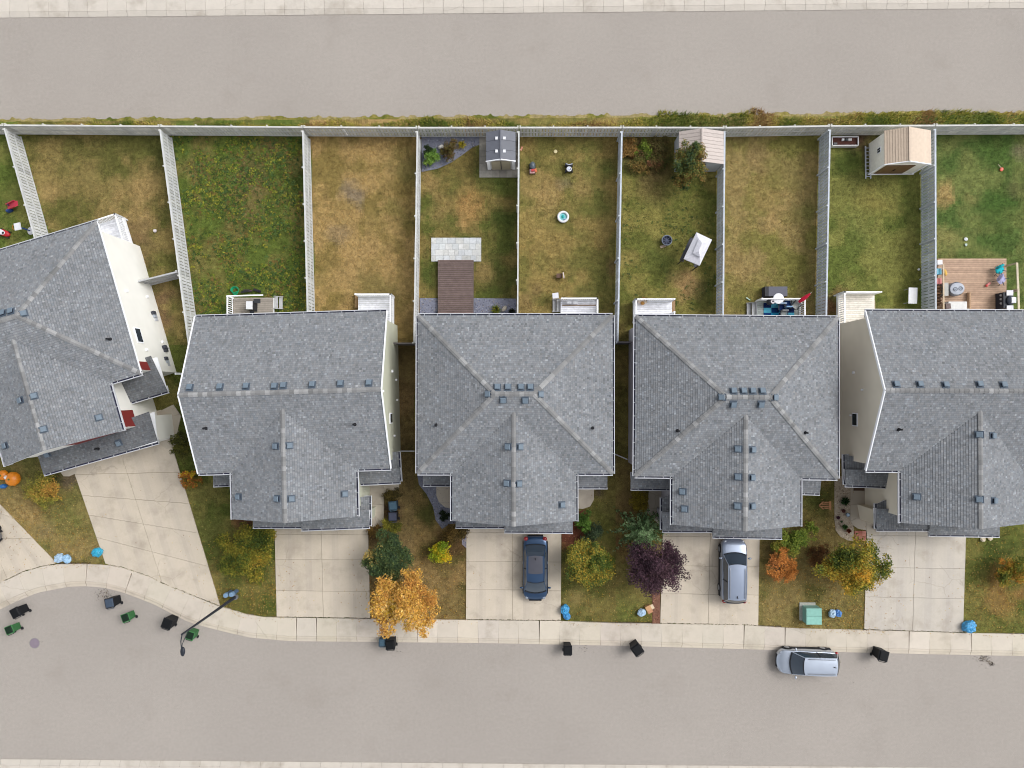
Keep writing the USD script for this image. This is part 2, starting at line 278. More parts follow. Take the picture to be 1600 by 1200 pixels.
def pad(name, label, px, h=0.13, base=(206, 194, 176), cat='path', joints=None):
    pl = sg.Polygon(XY(px)); c = np.array(pl.centroid.coords[0]); d = thing(name, label, cat, (*c, 0), kind='structure')
    parts = [pl]
    for (a, b_) in joints or []:
        w = XY([a, b_]); cut = sg.LineString([np.array(w[0]) + (np.array(w[0]) - w[1]) * 3, np.array(w[1]) + (np.array(w[1]) - w[0]) * 3])
        parts = [g for p_ in parts for g in shapely.ops.split(p_, cut).geoms]
    for p_ in parts:
        m = MB(); m.prism(p_.buffer(-0.008, join_style=2), -0.05, h, np.array(A(*base)) * (1 + .03 * rng.standard_normal())); put('slab', m, 'concrete', d, tint=True, world=True)
    NOGRASS.append(pl); return d
import shapely.ops
pad('front_path', 'beige concrete path and landing below the entry of the tilted house', [(230, 652), (272, 632), (284, 650), (279, 672), (290, 690), (262, 702), (245, 690)], joints=[((246, 690), (283, 676)), ((240, 660), (278, 648))])
pad('front_path', 'small rounded concrete apron under the eave left of the slanting driveway', [(92, 722), (120, 715), (121, 739), (110, 744), (101, 744), (94, 735)])
pad('front_path', 'concrete path and step beside the two wheelie bins at the house side', [(574, 750), (624, 748), (624, 765), (601, 772), (600, 822), (574, 824)], joints=[((574, 788), (601, 788)), ((600, 748), (601, 790))])
pad('front_path', 'rounded concrete landing in the blue-grey gravel bed', [(682, 752), (707, 752), (707, 795), (695, 792), (686, 784), (682, 774)], joints=[((680, 785), (707, 785))])
pad('front_path', 'rounded concrete landing under the right porch of the house with the sedan', [(899, 758), (928, 758), (928, 780), (922, 791), (910, 795), (899, 794)])
pad('front_path', 'shaded concrete path behind the green spruce, left of the silver car', [(1014, 762), (1050, 762), (1050, 826), (1036, 826), (1010, 800)], joints=[((1012, 794), (1040, 794))])
pad('front_path', 'concrete path with rounded corner between rock bed and porch at right', [(1328, 755), (1400, 758), (1372, 835), (1353, 835), (1352, 828), (1340, 826), (1331, 820), (1327, 812)], joints=[((1325, 788), (1353, 788)), ((1353, 750), (1353, 850)), ((1326, 815), (1353, 800))])

# ------------------------------------------------------------------ lawns: one ground sheet for each yard, colours by patch
FT = {0: [(6.5, 198), (57, 380)], 1: [(250, 199.5), (296, 545)], 2: [(473.4, 201.5), (481, 492)], 3: [(652.5, 202.5), (647.3, 537)], 4: [(811, 202.7), (809, 496)], 5: [(972, 202.7), (965.6, 536)], 6: [(1132.5, 202.7), (1130, 500)], 7: [(1297, 200), (1291, 500)], 8: [(1461.5, 199), (1462.5, 488)]}
BF = [(-60, 195.5), (0, 196), (300, 198), (640, 200), (820, 199.7), (1000, 199.6), (1130, 200), (1296, 197.2), (1600, 196), (1680, 195.5)]
FH = 1.83
bfw = np.array(XY(BF, FH)); yback = lambda x: float(np.interp(x, bfw[:, 0], bfw[:, 1]))
fw = {k: np.array(XY(v, FH)) for k, v in FT.items()}
def fx(k, y):
    (x0, y0), (x1, y1) = fw[k]; return x0 + (x1 - x0) * (y - y0) / (y1 - y0)
YS = at(800, 537)[1]
def region_id(x, y):
    r = np.full(x.shape, -1)
    bk = y > YS
    xs = [np.full(x.shape, -60.)] + [fx(k, y) for k in range(9)] + [np.full(x.shape, 60.)]
    for k in range(10): r[bk & (x >= xs[k]) & (x < xs[k + 1])] = k
    fr = [-60, at(210, 880)[0], at(503, 900)[0], at(648, 800)[0], at(802, 900)[0], at(963, 800)[0], at(1109, 900)[0], at(1320, 850)[0], at(1428, 900)[0], 60]
    for k in range(9): r[~bk & (x >= fr[k]) & (x < fr[k + 1])] = 10 + k
    return r
# per yard: two colours, noise size, spots (pixel x, pixel y, radius in pixels, colour, weight)
TAN, BRN, GRN, GRY, DKG = (150, 122, 72), (104, 80, 54), (74, 88, 28), (112, 100, 84), (58, 70, 24)
YARD = {
 0: ((84, 98, 34), (112, 112, 50), [(15, 320, 30, GRN, .5)]),
 1: ((88, 86, 36), (122, 106, 56), [(215, 310, 55, TAN, .55), (130, 260, 60, (110, 98, 50), .5), (255, 240, 30, DKG, .5), (225, 375, 40, BRN, .6), (262, 340, 18, DKG, .6), (70, 300, 25, TAN, .4), (250, 480, 30, BRN, .8), (272, 480, 12, GRN, .7)]),
 2: ((82, 96, 32), (104, 98, 46), [(400, 255, 45, BRN, .45), (330, 270, 30, BRN, .25), (465, 290, 22, DKG, .7), (450, 400, 30, GRN, .5), (380, 330, 40, BRN, .3), (350, 400, 30, (98, 106, 34), .6)]),
 3: ((120, 102, 50), (146, 120, 68), [(553, 305, 18, GRY, .75), (635, 260, 30, (92, 90, 38), .6), (625, 330, 30, (100, 94, 40), .6), (560, 400, 50, TAN, .5), (490, 440, 25, (96, 92, 40), .5), (600, 460, 40, (100, 92, 44), .6), (530, 370, 20, GRY, .35), (635, 510, 30, (118, 98, 52), .8)]),
 4: ((82, 86, 32), (112, 98, 48), [(735, 315, 32, (152, 116, 62), .75), (690, 330, 28, TAN, .55), (790, 340, 30, DKG, .8), (770, 270, 40, (68, 84, 30), .7), (790, 430, 40, DKG, .7), (670, 430, 20, DKG, .6), (705, 300, 14, DKG, .5), (755, 425, 14, TAN, .5), (670, 280, 20, TAN, .5)]),
 5: ((104, 98, 44), (128, 110, 56), [(850, 300, 40, TAN, .6), (905, 295, 20, TAN, .5), (940, 260, 26, (72, 88, 30), .7), (940, 320, 24, (78, 90, 32), .6), (850, 400, 40, (132, 112, 58), .5), (930, 450, 40, (84, 90, 36), .6), (885, 285, 14, GRY, .4), (958, 420, 12, BRN, .5), (825, 460, 24, BRN, .4)]),
 6: ((92, 94, 36), (118, 110, 50), [(1000, 240, 45, (96, 76, 46), .8), (1075, 440, 24, (150, 118, 74), .85), (985, 400, 20, (128, 112, 56), .6), (1040, 400, 35, (82, 90, 36), .6), (1100, 330, 30, GRN, .5), (1020, 300, 30, (130, 112, 62), .4), (1110, 450, 25, DKG, .7), (975, 510, 25, (112, 96, 50), .8), (1050, 375, 22, (110, 104, 46), .4)]),
 7: ((110, 104, 46), (132, 114, 64), [(1200, 320, 40, TAN, .5), (1165, 420, 40, (138, 116, 68), .5), (1260, 330, 30, (92, 98, 36), .6), (1240, 260, 40, (100, 98, 42), .6), (1230, 430, 40, (100, 98, 40), .5), (1270, 470, 30, (80, 78, 34), .6), (1185, 250, 20, BRN, .3)]),
 8: ((86, 96, 36), (112, 112, 50), [(1365, 320, 30, (126, 114, 52), .6), (1330, 250, 30, (70, 84, 30), .6), (1430, 440, 30, (84, 88, 32), .6), (1342, 350, 30, (100, 106, 48), .4), (1300, 480, 24, (120, 84, 56), .9), (1345, 218, 30, (84, 58, 46), .9)]),
 9: ((72, 92, 38), (100, 108, 52), [(1480, 308, 20, TAN, .75), (1515, 310, 18, (140, 126, 70), .5), (1480, 380, 26, (128, 118, 64), .6), (1590, 235, 14, (120, 108, 82), .9), (1555, 330, 40, (54, 82, 26), .6), (1595, 290, 16, (80, 74, 46), .7), (1560, 230, 40, (62, 86, 30), .6)]),
 10: ((100, 96, 46), (128, 110, 62), [(50, 810, 30, TAN, .4), (100, 820, 40, (98, 98, 42), .6), (25, 740, 30, (72, 78, 28), .7), (108, 745, 14, (98, 82, 66), .8), (75, 830, 16, (120, 104, 72), .5), (84, 745, 12, (50, 56, 22), .8)]),
 11: ((74, 82, 28), (104, 98, 44), [(330, 830, 40, (66, 76, 26), .6), (375, 812, 14, (110, 74, 46), .9), (340, 900, 20, (124, 108, 56), .5), (425, 920, 12, (130, 104, 50), .6), (370, 935, 40, (104, 92, 40), .5), (355, 905, 12, (60, 72, 28), .6), (330, 780, 20, (60, 72, 24), .6)]),
 12: ((96, 80, 44), (116, 98, 56), [(635, 620, 30, (134, 108, 66), .8), (640, 700, 12, (62, 66, 24), .5), (638, 850, 20, (120, 98, 60), .5), (590, 830, 26, (84, 60, 40), .8), (610, 800, 18, (74, 54, 38), .9)]),
 13: ((88, 78, 36), (122, 100, 56), [(660, 800, 24, (62, 68, 24), .8), (668, 760, 20, (56, 62, 22), .9), (655, 640, 20, (118, 116, 50), .8), (700, 930, 40, (124, 102, 58), .6), (705, 850, 22, (88, 64, 36), .8), (715, 905, 10, (132, 104, 58), .6)]),
 14: ((82, 82, 32), (108, 98, 46), [(895, 840, 22, (112, 62, 44), .9), (915, 805, 12, (110, 62, 44), .7), (945, 640, 30, (126, 116, 52), .7), (945, 800, 20, (92, 84, 42), .6), (935, 770, 12, (66, 52, 54), .8), (900, 935, 14, (130, 110, 62), .5)]),
 15: ((98, 94, 40), (122, 108, 54), [(975, 740, 24, (112, 94, 50), .8), (975, 800, 30, (100, 80, 46), .8), (965, 850, 24, (104, 70, 42), .8), (985, 950, 30, (84, 94, 34), .6), (1000, 920, 20, (128, 112, 58), .6), (985, 660, 30, (122, 112, 54), .8)]),
 16: ((98, 92, 42), (124, 108, 58), [(1275, 780, 24, (70, 76, 26), .8), (1260, 810, 20, (106, 88, 42), .5), (1210, 930, 30, (128, 108, 62), .6), (1290, 860, 30, (92, 78, 40), .7), (1310, 650, 30, (90, 80, 66), .9), (1300, 950, 40, (110, 102, 52), .5), (1200, 860, 14, (84, 72, 40), .6)]),
 17: ((96, 92, 40), (118, 104, 52), [(1335, 960, 20, (120, 102, 54), .6)]),
 18: ((84, 88, 32), (106, 102, 44), [(1555, 860, 36, (64, 78, 26), .7), (1575, 930, 34, (138, 100, 52), .7), (1540, 940, 24, (116, 98, 48), .5), (1590, 970, 20, (100, 104, 44), .5)]),
}
def lawn_colour(x, y, rid):
    P3 = np.stack([x, y, np.zeros_like(x)], -1)
    n = np.clip((meshkit.fbm(P3 * 0.7, 5, 3) - 0.5) * 4.2 + 0.5, 0, 1)
    n2 = meshkit.fbm(P3 * 2.3 + 40, 3, 9)
    out = np.zeros(x.shape + (3,))
    wob = (meshkit.fbm(P3 * 0.9 + 11, 3, 5) - 0.5)
    for k, (c1, c2, spots) in YARD.items():
        m = rid == k
        if not m.any(): continue
        c = lin(c1) * (1 - n[m][:, None]) + lin(c2) * n[m][:, None]
        for (sx, sy, sr, sc, w) in spots:
            q = at(sx, sy); d = np.hypot(x[m] - q[0], y[m] - q[1]) / (sr / 21.0)
            t = w * np.clip(1.25 - d + wob[m] * 2.2, 0, 1); t = t * t * (3 - 2 * t) if False else t
            c = c * (1 - t[:, None]) + lin(sc) * t[:, None]
        out[m] = c
    n3 = meshkit.fbm(P3 * 5.5 + 80, 2, 19)
    out *= (0.80 + 0.34 * n2 + 0.34 * n3)[..., None]
    g_ = out.mean(-1, keepdims=True); out = out * .86 + g_ * .14 * np.array([1.06, 1.0, .90])
    return np.clip(out * 1.36 / KX, 0.004, 0.6)
CELL = 0.22
gx, gy = np.arange(-46, 46, CELL), np.arange(at(0, 1000)[1] - 1, at(0, 187)[1], CELL)
lawn_zone = sg.Polygon([*map(tuple, back_w + [0, 0.0]), (60, 40), (-60, 40)]).buffer(0)
X, Y = np.meshgrid(gx, gy, indexing='ij')
Zh = 0.055 + 0.05 * (meshkit.fbm(np.stack([X, Y, X * 0], -1) * 0.8, 3, 21) - 0.5)
cx, cy = X[:-1, :-1] + CELL / 2, Y[:-1, :-1] + CELL / 2
inside = shapely.contains_xy(lawn_zone, cx, cy); RID = region_id(cx, cy); COL = lawn_colour(cx, cy, RID)
vid = np.arange(X.size).reshape(X.shape)
YL = {0: 'green back lawn at the far left with the plastic toys', 1: 'dry patchy back lawn with a small white ball', 2: 'weedy overgrown back lawn of broad green leaves', 3: 'bare tan back lawn without any object', 4: 'back lawn with the grey shed and stone patio', 5: 'back lawn with the paddling pool and ride-on toys', 6: 'back lawn with the gazebo and fire pit', 7: 'dry yellowish back lawn behind the blue patio rug', 8: 'back lawn with the ladder and the white table', 9: 'greener back lawn at the far right with cedar deck',
      10: 'leaf-strewn front lawn left of the slanting driveway', 11: 'front lawn with the street lamp', 12: 'brown grass strip beside the two bins at the house side', 13: 'front lawn right of the seam, with small yellow bush', 14: 'front lawn between sedan driveway and the seam', 15: 'front lawn under the purple tree', 16: 'front lawn with the green utility box', 17: 'narrow grass under the large yellowing tree', 18: 'front lawn at the far right with fallen leaves'}
for k in range(19):
    m = inside & (RID == k); i, j = np.nonzero(m)
    if not len(i): continue
    f = np.stack([vid[i, j], vid[i + 1, j], vid[i + 1, j + 1], vid[i, j + 1]], 1); u, inv = np.unique(f, return_inverse=True); f = inv.reshape(f.shape)
    c = COL[i, j]; b = MB(); b.raw(np.stack([X.ravel()[u], Y.ravel()[u], Zh.ravel()[u]], 1), f); b.c = [np.vstack([c, c])]
    put('lawn', b, 'lawn_ground', tint=True, label=YL[k], cat='lawn', kind='structure')
# ------------------------------------------------------------------ houses
ZE, SL = 5.6, 0.46
class House:
    def __init__(s, name, label, ang, siding, corners, ze=ZE):
        s.ze, s.sid = ze, siding
        s.ux = np.array([math.cos(ang), math.sin(ang)]); s.uy = np.array([-math.sin(ang), math.cos(ang)])
        s.base = np.array([*np.mean([at(*c, ze)[:2] for c in corners], axis=0), 0.0])
        s.t = thing(name, label, 'house', s.base)
        s.planes, s.sh, s.und, s.gut, s.trim, s.wall, s.caps = [], MB(), MB(), [], [], MB(), []
        s.zones = []
    def tr(s):
        s.trim.append(MB()); return s.trim[-1]
    def L(s, px, py, z):                     # pixel at height z -> local x, y
        d = at(px, py, z)[:2] - s.base[:2]; return float(d @ s.ux), float(d @ s.uy)
    def Wd(s, x, y, z): return np.array([*(s.base[:2] + s.ux * x + s.uy * y), z])
    def plane(s, pts, tone=1.0, e=0.15, gutter=True, thick=True):
        """A roof plane: pts in world, the first two are the eave edge; lays the underlay and shingle by shingle above it."""
        p = [np.asarray(q, float) for q in pts]
        a = _n(p[1] - p[0]); nn = _n(np.cross(p[1] - p[0], p[-1] - p[0])); 
        if nn[2] < 0: nn = -nn
        bdir = np.cross(nn, a)
        if bdir @ (p[-1] - p[0]) < 0: bdir = -bdir
        s.planes.append((p, nn)); s.und.poly(p, np.array(A(104, 105, 108)))
        q2 = np.array([[(r - p[0]) @ a, (r - p[0]) @ bdir] for r in p]); pg = sg.Polygon(q2)
        bm = q2[:, 1].max(); y, row = -0.03, 0
        V, F, C, n = [], [], [], 0
        while y < bm:
            cut = pg.intersection(sg.LineString([(-100, min(max(y + e / 2, 0.01), bm - .01)), (100, min(max(y + e / 2, 0.01), bm - .01))]))
            if not cut.is_empty and cut.length > 0.05:
                x0, x1 = cut.bounds[0], cut.bounds[2]; x = x0 - rng.random() * 0.3
                while x < x1:
                    w = 0.08 + 0.10 * rng.random(); xa, xb = max(x, x0), min(x + w, x1)
                    if xb - xa > 0.02:
                        g = rng.random(); t = tone * (0.99 + 0.095 * rng.standard_normal())
                        t *= 1.14 + .20 * rng.random() if g < 0.07 else (0.88 if g < 0.28 else 1.0)
                        h = 0.015 + 0.010 * rng.random(); gap = 0.005
                        ya, yb = y + 0.016, min(y + e, bm)
                        o = p[0]
                        V += [o + a * (xa + gap / 2) + bdir * ya + nn * h, o + a * (xb - gap / 2) + bdir * ya + nn * h, o + a * (xb - gap / 2) + bdir * yb + nn * 0.006, o + a * (xa + gap / 2) + bdir * yb + nn * 0.006]
                        F += [[n, n + 1, n + 2], [n, n + 2, n + 3]]; n += 4
                        hue = rng.standard_normal() * 0.015
                        c = np.array(A(148, 150, 152)) * t * np.array([1 + hue, 1, 1 - hue]); C += [c, c]
                    x += w
            y += e; row += 1
        if V: s.sh.raw(np.array(V), np.array(F)); s.sh.c[-1] = np.array(C)
        if gutter: s.gut.append((p[0], p[1], -bdir))
    def ridge(s, p, q, n1, n2, lite=.97):
        """Overlapping cap shingles along a ridge or hip from p (low) to q."""
        p, q = np.asarray(p, float), np.asarray(q, float); Ln = np.linalg.norm(q - p); t = (q - p) / Ln; k = max(1, int(Ln / 0.30))
        d1, d2 = _n(np.cross(n1, t)), _n(np.cross(n2, t))
        if d1[2] > 0: d1 = -d1
        if d2[2] > 0: d2 = -d2
        up = _n(n1 + n2)
        for i in range(k):
            g = lite * rng.choice([.86, .95, 1.02, 1.20, 1.40], p=[.22, .28, .24, .16, .10]) * (1 + .05 * rng.standard_normal()); c = np.array(A(152, 151, 149)) * np.clip(g, .75, 1.6)
            o0, o1 = p + t * (Ln * i / k) + up * .052, p + t * (Ln * (i + 1) / k + .03) + up * .030
            m = MB(); w = 0.155 + .01 * rng.random()
            m.raw([o0 + d1 * w + up * .008, o0 + up * .012, o1 + up * .012, o1 + d1 * w + up * .008, o0 + d2 * w + up * .008, o1 + d2 * w + up * .008, o0 + d1 * w - up * .03, o0 - up * .03, o0 + d2 * w - up * .03],
                  [[0, 1, 2], [0, 2, 3], [1, 4, 5], [1, 5, 2], [6, 7, 1], [6, 1, 0], [7, 8, 4], [7, 4, 1]], c)
            s.caps.append(m)
    def hit(s, px, py):
        d = ray(px, py); best = None
        for p, nn in s.planes:
            t = ((p[0] - CP) @ nn) / (d @ nn); w = CP + d * t
            if sg.Polygon([q[:2] for q in p]).buffer(0.05).contains(sg.Point(w[:2])) and (best is None or w[2] > best[0][2]): best = (w, nn)
        return best
    def rect(s, tl, tr, br, bl):
        q = [s.L(*tl, s.ze), s.L(*tr, s.ze), s.L(*br, s.ze), s.L(*bl, s.ze)]
        return (q[0][0] + q[3][0]) / 2, (q[1][0] + q[2][0]) / 2, (q[2][1] + q[3][1]) / 2, (q[0][1] + q[1][1]) / 2
    def hip(s, x0, x1, y0, y1, front_open=None, right_gutter=True):
        r = (y1 - y0) / 2; zr = s.ze + SL * r; ym = (y0 + y1) / 2
        W = s.Wd; a, b_, c, d = W(x0, y0, s.ze), W(x1, y0, s.ze), W(x1, y1, s.ze), W(x0, y1, s.ze); A_, B_ = W(x0 + r, ym, zr), W(x1 - r, ym, zr)
        s.plane([a, b_, B_, A_], 1.0, gutter=False); s.plane([c, d, A_, B_]); s.plane([b_, c, B_], 1.0, gutter=right_gutter); s.plane([d, a, A_])
        nF, nB, nR, nL = (s.planes[-4 + i][1] for i in range(4))
        for p, q, m, n in ((a, A_, nF, nL), (d, A_, nB, nL), (b_, B_, nF, nR), (c, B_, nB, nR)): s.ridge(p, q, m, n)
        s.ridge(A_, B_, nF, nB)
        s.body = (x0, x1, y0, y1); s.mass(x0 + .38, x1 - .38, y0 + .38, y1 - .38)
        if front_open: s.eaves_front(x0, x1, y0, front_open)
        return zr
    def eaves_front(s, x0, x1, y0, op):
        for u, v in ((x0, op[0]), (op[1], x1)):
            s.gut.append((s.Wd(u, y0, s.ze), s.Wd(v, y0, s.ze), -np.array([*s.uy, 0])))
    def gable(s, x0, x1, y0, y1, front_open=None):
        r = (y1 - y0) / 2; zr = s.ze + SL * r; ym = (y0 + y1) / 2; W = s.Wd
        s.plane([W(x0, y0, s.ze), W(x1, y0, s.ze), W(x1, ym, zr), W(x0, ym, zr)], gutter=False); nF = s.planes[-1][1]
        s.plane([W(x1, y1, s.ze), W(x0, y1, s.ze), W(x0, ym, zr), W(x1, ym, zr)]); nB = s.planes[-1][1]
        s.ridge(W(x0, ym, zr), W(x1, ym, zr), nF, nB)
        for x in (x0, x1):
            sg_ = 0.03 if x == x1 else -0.03
            for (ya, yb) in ((y0, ym), (y1, ym)):
                s.tr().bar(W(x + sg_, ya, s.ze - .03), W(x + sg_, yb, zr - .03), 0.06, 0.20)
        # five-sided house body under the roof
        xa, xb, ya, yb = x0 + .30, x1 - .30, y0 + .38, y1 - .38; ze = s.ze + SL * .38 - .10
        prof = [(ya, 0), (yb, 0), (yb, ze), (ym, zr - .10), (ya, ze)]
        for x in (xa, xb):
            s.wall.poly([W(x, *q) for q in prof])
        for i in (1, 2, 3, 4):
            (u, z), (v, z2) = prof[i], prof[(i + 1) % 5]; s.wall.raw([W(xa, u, z), W(xb, u, z), W(xb, v, z2), W(xa, v, z2)], [[0, 1, 2, 3]])
        s.zones.append(sg.Polygon([W(*q, 0)[:2] for q in ((xa, ya), (xb, ya), (xb, yb), (xa, yb))])); s.body = (x0, x1, y0, y1)
        if front_open: s.eaves_front(x0, x1, y0, front_open)
        return zr
    def mass(s, x0, x1, y0, y1, z=None):
        q = [s.Wd(*v, 0)[:2] for v in ((x0, y0), (x1, y0), (x1, y1), (x0, y1))]; s.zones.append(sg.Polygon(q))
        s.wall.prism(q, 0, (z or s.ze - .06))
    def front(s, g0, g1, gy, yback, tones=(1.0, 1.0)):
        """The front gable, its ridge running back into the main roof."""
        r = (g1 - g0) / 2; zr = s.ze + SL * r; xm = (g0 + g1) / 2; W = s.Wd
        ydeep = s.body[2] + (zr - s.ze) / SL - 0.02
        s.plane([W(g0, gy, s.ze), W(g0, yback, s.ze), W(xm, ydeep, zr), W(xm, gy, zr)], tones[0], gutter=False); nL = s.planes[-1][1]
        s.plane([W(g1, yback, s.ze), W(g1, gy, s.ze), W(xm, gy, zr), W(xm, ydeep, zr)], tones[1], gutter=False); nR = s.planes[-1][1]
        s.ridge(W(xm, gy, zr), W(xm, ydeep, zr), nL, nR)
        s.gut.append((W(g0, gy, s.ze), W(g0, s.body[2] - .02, s.ze), -np.array([*s.ux, 0]))); s.gut.append((W(g1, s.body[2] - .02, s.ze), W(g1, gy, s.ze), np.array([*s.ux, 0])))
        for x in (g0, g1): s.tr().bar(W(x, gy + .04, s.ze - .11), W(xm, gy + .04, zr - .11), 0.05, 0.16)
        ya, yb, xa, xb, ze = gy + .3, s.body[2] + .5, g0 + .36, g1 - .36, s.ze + SL * .36 - .10
        prof = [(xa, 0), (xb, 0), (xb, ze), (xm, zr - .10), (xa, ze)]
        s.wall.poly([W(x, ya, z) for x, z in prof])
        for i in (1, 2, 3, 4):
            (u, z), (v, z2) = prof[i], prof[(i + 1) % 5]; s.wall.raw([W(u, ya, z), W(u, yb, z), W(v, yb, z2), W(v, ya, z2)], [[0, 1, 2, 3]])
        s.zones.append(sg.Polygon([W(*q, 0)[:2] for q in ((xa, ya), (xb, ya), (xb, yb), (xa, yb))]))
        s.fg = (g0, g1, gy)
    def skirt(s, px, zl, way, sl=0.34, tone=0.86, wall=True, gutter=True):
        """A lower roof: pixel polygon, its first two corners on the eave at height zl; way: the side it drains to."""
        dn = {'front': -s.uy, 'left': -s.ux, 'right': s.ux}[way]
        o = at(*px[0], zl); nn = _n([dn[0] * sl, dn[1] * sl, 1.0]); pts = []
        for q in px:
            d = ray(*q); pts.append(CP + d * (((o - CP) @ nn) / (d @ nn)))
        s.plane(pts, tone, gutter=gutter)
        pg = sg.Polygon([q[:2] for q in pts]).buffer(0)
        if wall:
            w = pg.buffer(-0.22, join_style=2)
            if not w.is_empty and w.geom_type == 'Polygon': s.wall.prism(w, 0, zl - .05); s.zones.append(w)
        s.tr().prism(pg.buffer(-0.03, join_style=2), zl - .10, zl - .015)
    def vents(s, pts, stacks=()):
        s.vp, s.sp = pts, stacks
    def panel(s, side, pos, u0, u1, z0, z1, d=0.03):
        """(mesh) a thin box on a wall; side: local normal; pos: wall plane; u along the wall."""
        m = MB(); W = s.Wd
        if side in ('R', 'L'):
            x = pos + (d / 2 if side == 'R' else -d / 2); c = W(x, (u0 + u1) / 2, (z0 + z1) / 2); m.box(c, (d, abs(u1 - u0), z1 - z0), math.atan2(s.ux[1], s.ux[0]))
        else:
            y = pos - d / 2; c = W((u0 + u1) / 2, y, (z0 + z1) / 2); m.box(c, (abs(u1 - u0), d, z1 - z0), math.atan2(s.ux[1], s.ux[0]))
        return m
    def window(s, side, pos, u0, u1, z0, z1):
        fr = put('window', s.panel(side, pos, u0, u1, z0, z1, 0.05), 'white_trim', s.t, world=True)
        put('pane', s.panel(side, pos + (.03 if side == 'R' else -.03), u0 + .08, u1 - .08, z0 + .08, z1 - .08, 0.04), 'pane_dark', fr, world=True)
    def finish(s):
        w = put('wall', s.wall, s.sid, s.t, world=True)
        roof = put('roof', s.und, 'shingle', s.t, tint=True, world=True)
        put('shingles', s.sh, 'shingle', roof, tint=True, world=True, kind='stuff')
        for m in s.caps: put('ridge_cap', m, 'shingle', roof, tint=True, world=True)
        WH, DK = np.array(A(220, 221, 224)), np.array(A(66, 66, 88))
        for (p, q, out) in s.gut:
            out = _n([out[0], out[1], 0]); Ln = np.linalg.norm(q - p); t = (q - p) / Ln; dz = np.array([0, 0, 1.0]); m = MB()
            i0, i1, o1, o2 = 0.015, 0.03, 0.115, 0.145
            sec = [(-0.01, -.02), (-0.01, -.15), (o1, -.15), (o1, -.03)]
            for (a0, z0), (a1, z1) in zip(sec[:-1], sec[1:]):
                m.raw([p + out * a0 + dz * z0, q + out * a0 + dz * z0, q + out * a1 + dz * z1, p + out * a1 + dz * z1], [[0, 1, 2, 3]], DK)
            m.box((p + q) / 2 + out * (o1 + .02) + dz * (-.085), (Ln + .04, .045, .15), math.atan2(t[1], t[0]), WH)
            m.box((p + q) / 2 - out * .035 + dz * (-.13), (Ln, .04, .19), math.atan2(t[1], t[0]), WH)
            k = max(2, int(Ln / 0.85))
            for i in range(k): m.box(p + t * (Ln * (i + .5) / k) + out * .055 + dz * (-.018), (.035, .15, .02), math.atan2(t[1], t[0]), WH)
            for e, sgn in ((p, 1), (q, -1)): m.box(e + t * .01 * sgn + out * .055 + dz * (-.088), (.02, .12, .135), math.atan2(t[1], t[0]), WH)
            inn = -out
            m.raw([p + dz * -.2, q + dz * -.2, q + inn * .4 + dz * -.2, p + inn * .4 + dz * -.2], [[0, 1, 2, 3]], WH)
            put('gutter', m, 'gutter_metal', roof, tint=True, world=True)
        for m in s.trim: put('trim', m, 'white_trim', s.t, world=True)
        LID, SIDE_, FL = np.array(A(120, 135, 147)), np.array(A(38, 45, 58)), np.array(A(88, 99, 111))
        for (px, py) in s.vp:
            h = s.hit(px, py)
            if h is None: print('vent missed', px, py); continue
            w, nn = h; d = _n([nn[0], nn[1], 0]) if abs(nn[2]) < .999 else np.array([1., 0, 0]); dn = _n(d - nn * (d @ nn)); sd = np.cross(nn, dn)
            m = MB(); R = np.stack([sd, dn, nn])
            def bx(c, dd, col, tp=1.0):
                q = MB(); q.box(c, dd, 0, None, tp); v, f, _ = q.arrays(); m.raw(v @ R + w, f, col)
            bx((0, 0, .035), (.46, .50, .02), FL); bx((0, .0, .10), (.27, .27, .13), SIDE_); bx((0, 0.01, .185), (.34, .36, .055), LID, .86)
            put('roof_vent', m, 'painted', roof, tint=True, world=True)
        for (px, py) in s.sp:
            h = s.hit(px, py)
            if h is None: print('stack missed', px, py); continue
            w, nn = h; m = MB(); m.cyl(w - [0, 0, .05], w + [0, 0, .42], .06, n=10); m.cyl(w - [0, 0, .05] , w + [0, 0, .12], .13, .08, n=10)
            put('plumbing_stack', m, 'black_rubber', roof, world=True)
        NOGRASS.extend(s.zones)

DOOR_W = 2.5
def garage(h):
    """Garage doors and a front window on the street side."""
    g0, g1, gy = h.fg; y = gy - 0.72
    for i, u in enumerate((g0 + .9, g0 + 4.6)):
        m = MB()
        for r in range(4):
            v, f, _ = h.panel('F', y, u, u + DOOR_W, .14 + r * .54, .14 + r * .54 + .52, .05).arrays(); m.raw(v, f)
        put('garage_door', m, 'white_trim', h.t, world=True)

# tilted house at the left
h = House('semi_detached_house', 'grey-roofed house standing at a slant beside the turning bulb, with red siding', math.atan2(71, 237), 'cream_siding', [(151, 346), (222, 583)])
x1 = (h.L(151, 346, ZE)[0] + h.L(222, 583, ZE)[0]) / 2; y1, y0 = h.L(151, 346, ZE)[1], h.L(222, 583, ZE)[1]; x0 = x1 - 12.9
gR = (h.L(170, 598, ZE)[0] + h.L(192, 673, ZE)[0]) / 2; gyy = h.L(192, 673, ZE)[1]; gL = gR - 8.25
h.hip(x0, x1, y0, y1, (gL, gR), False); h.front(gL, gR, gyy, y0, (1.0, 1.0))
h.skirt([(68, 741), (247, 691), (233, 643), (57, 705)], 2.9, 'front', tone=.68)
h.skirt([(202, 629), (262, 611), (236, 556), (178, 575)], 3.1, 'front', .30, tone=.68, wall=False)
h.vents([(5, 490), (18, 487), (37, 490), (34, 625), (53, 619), (154.6, 652.6), (68, 671), (10, 696), (186, 691.6), (74, 709)], [(172, 530), (153.6, 701)])
H1 = h; h.tr().bar(h.Wd(x1 + .02, y0, ZE), h.Wd(x1 + .01, y1, ZE), .035, .14)
xw = x1 - .38
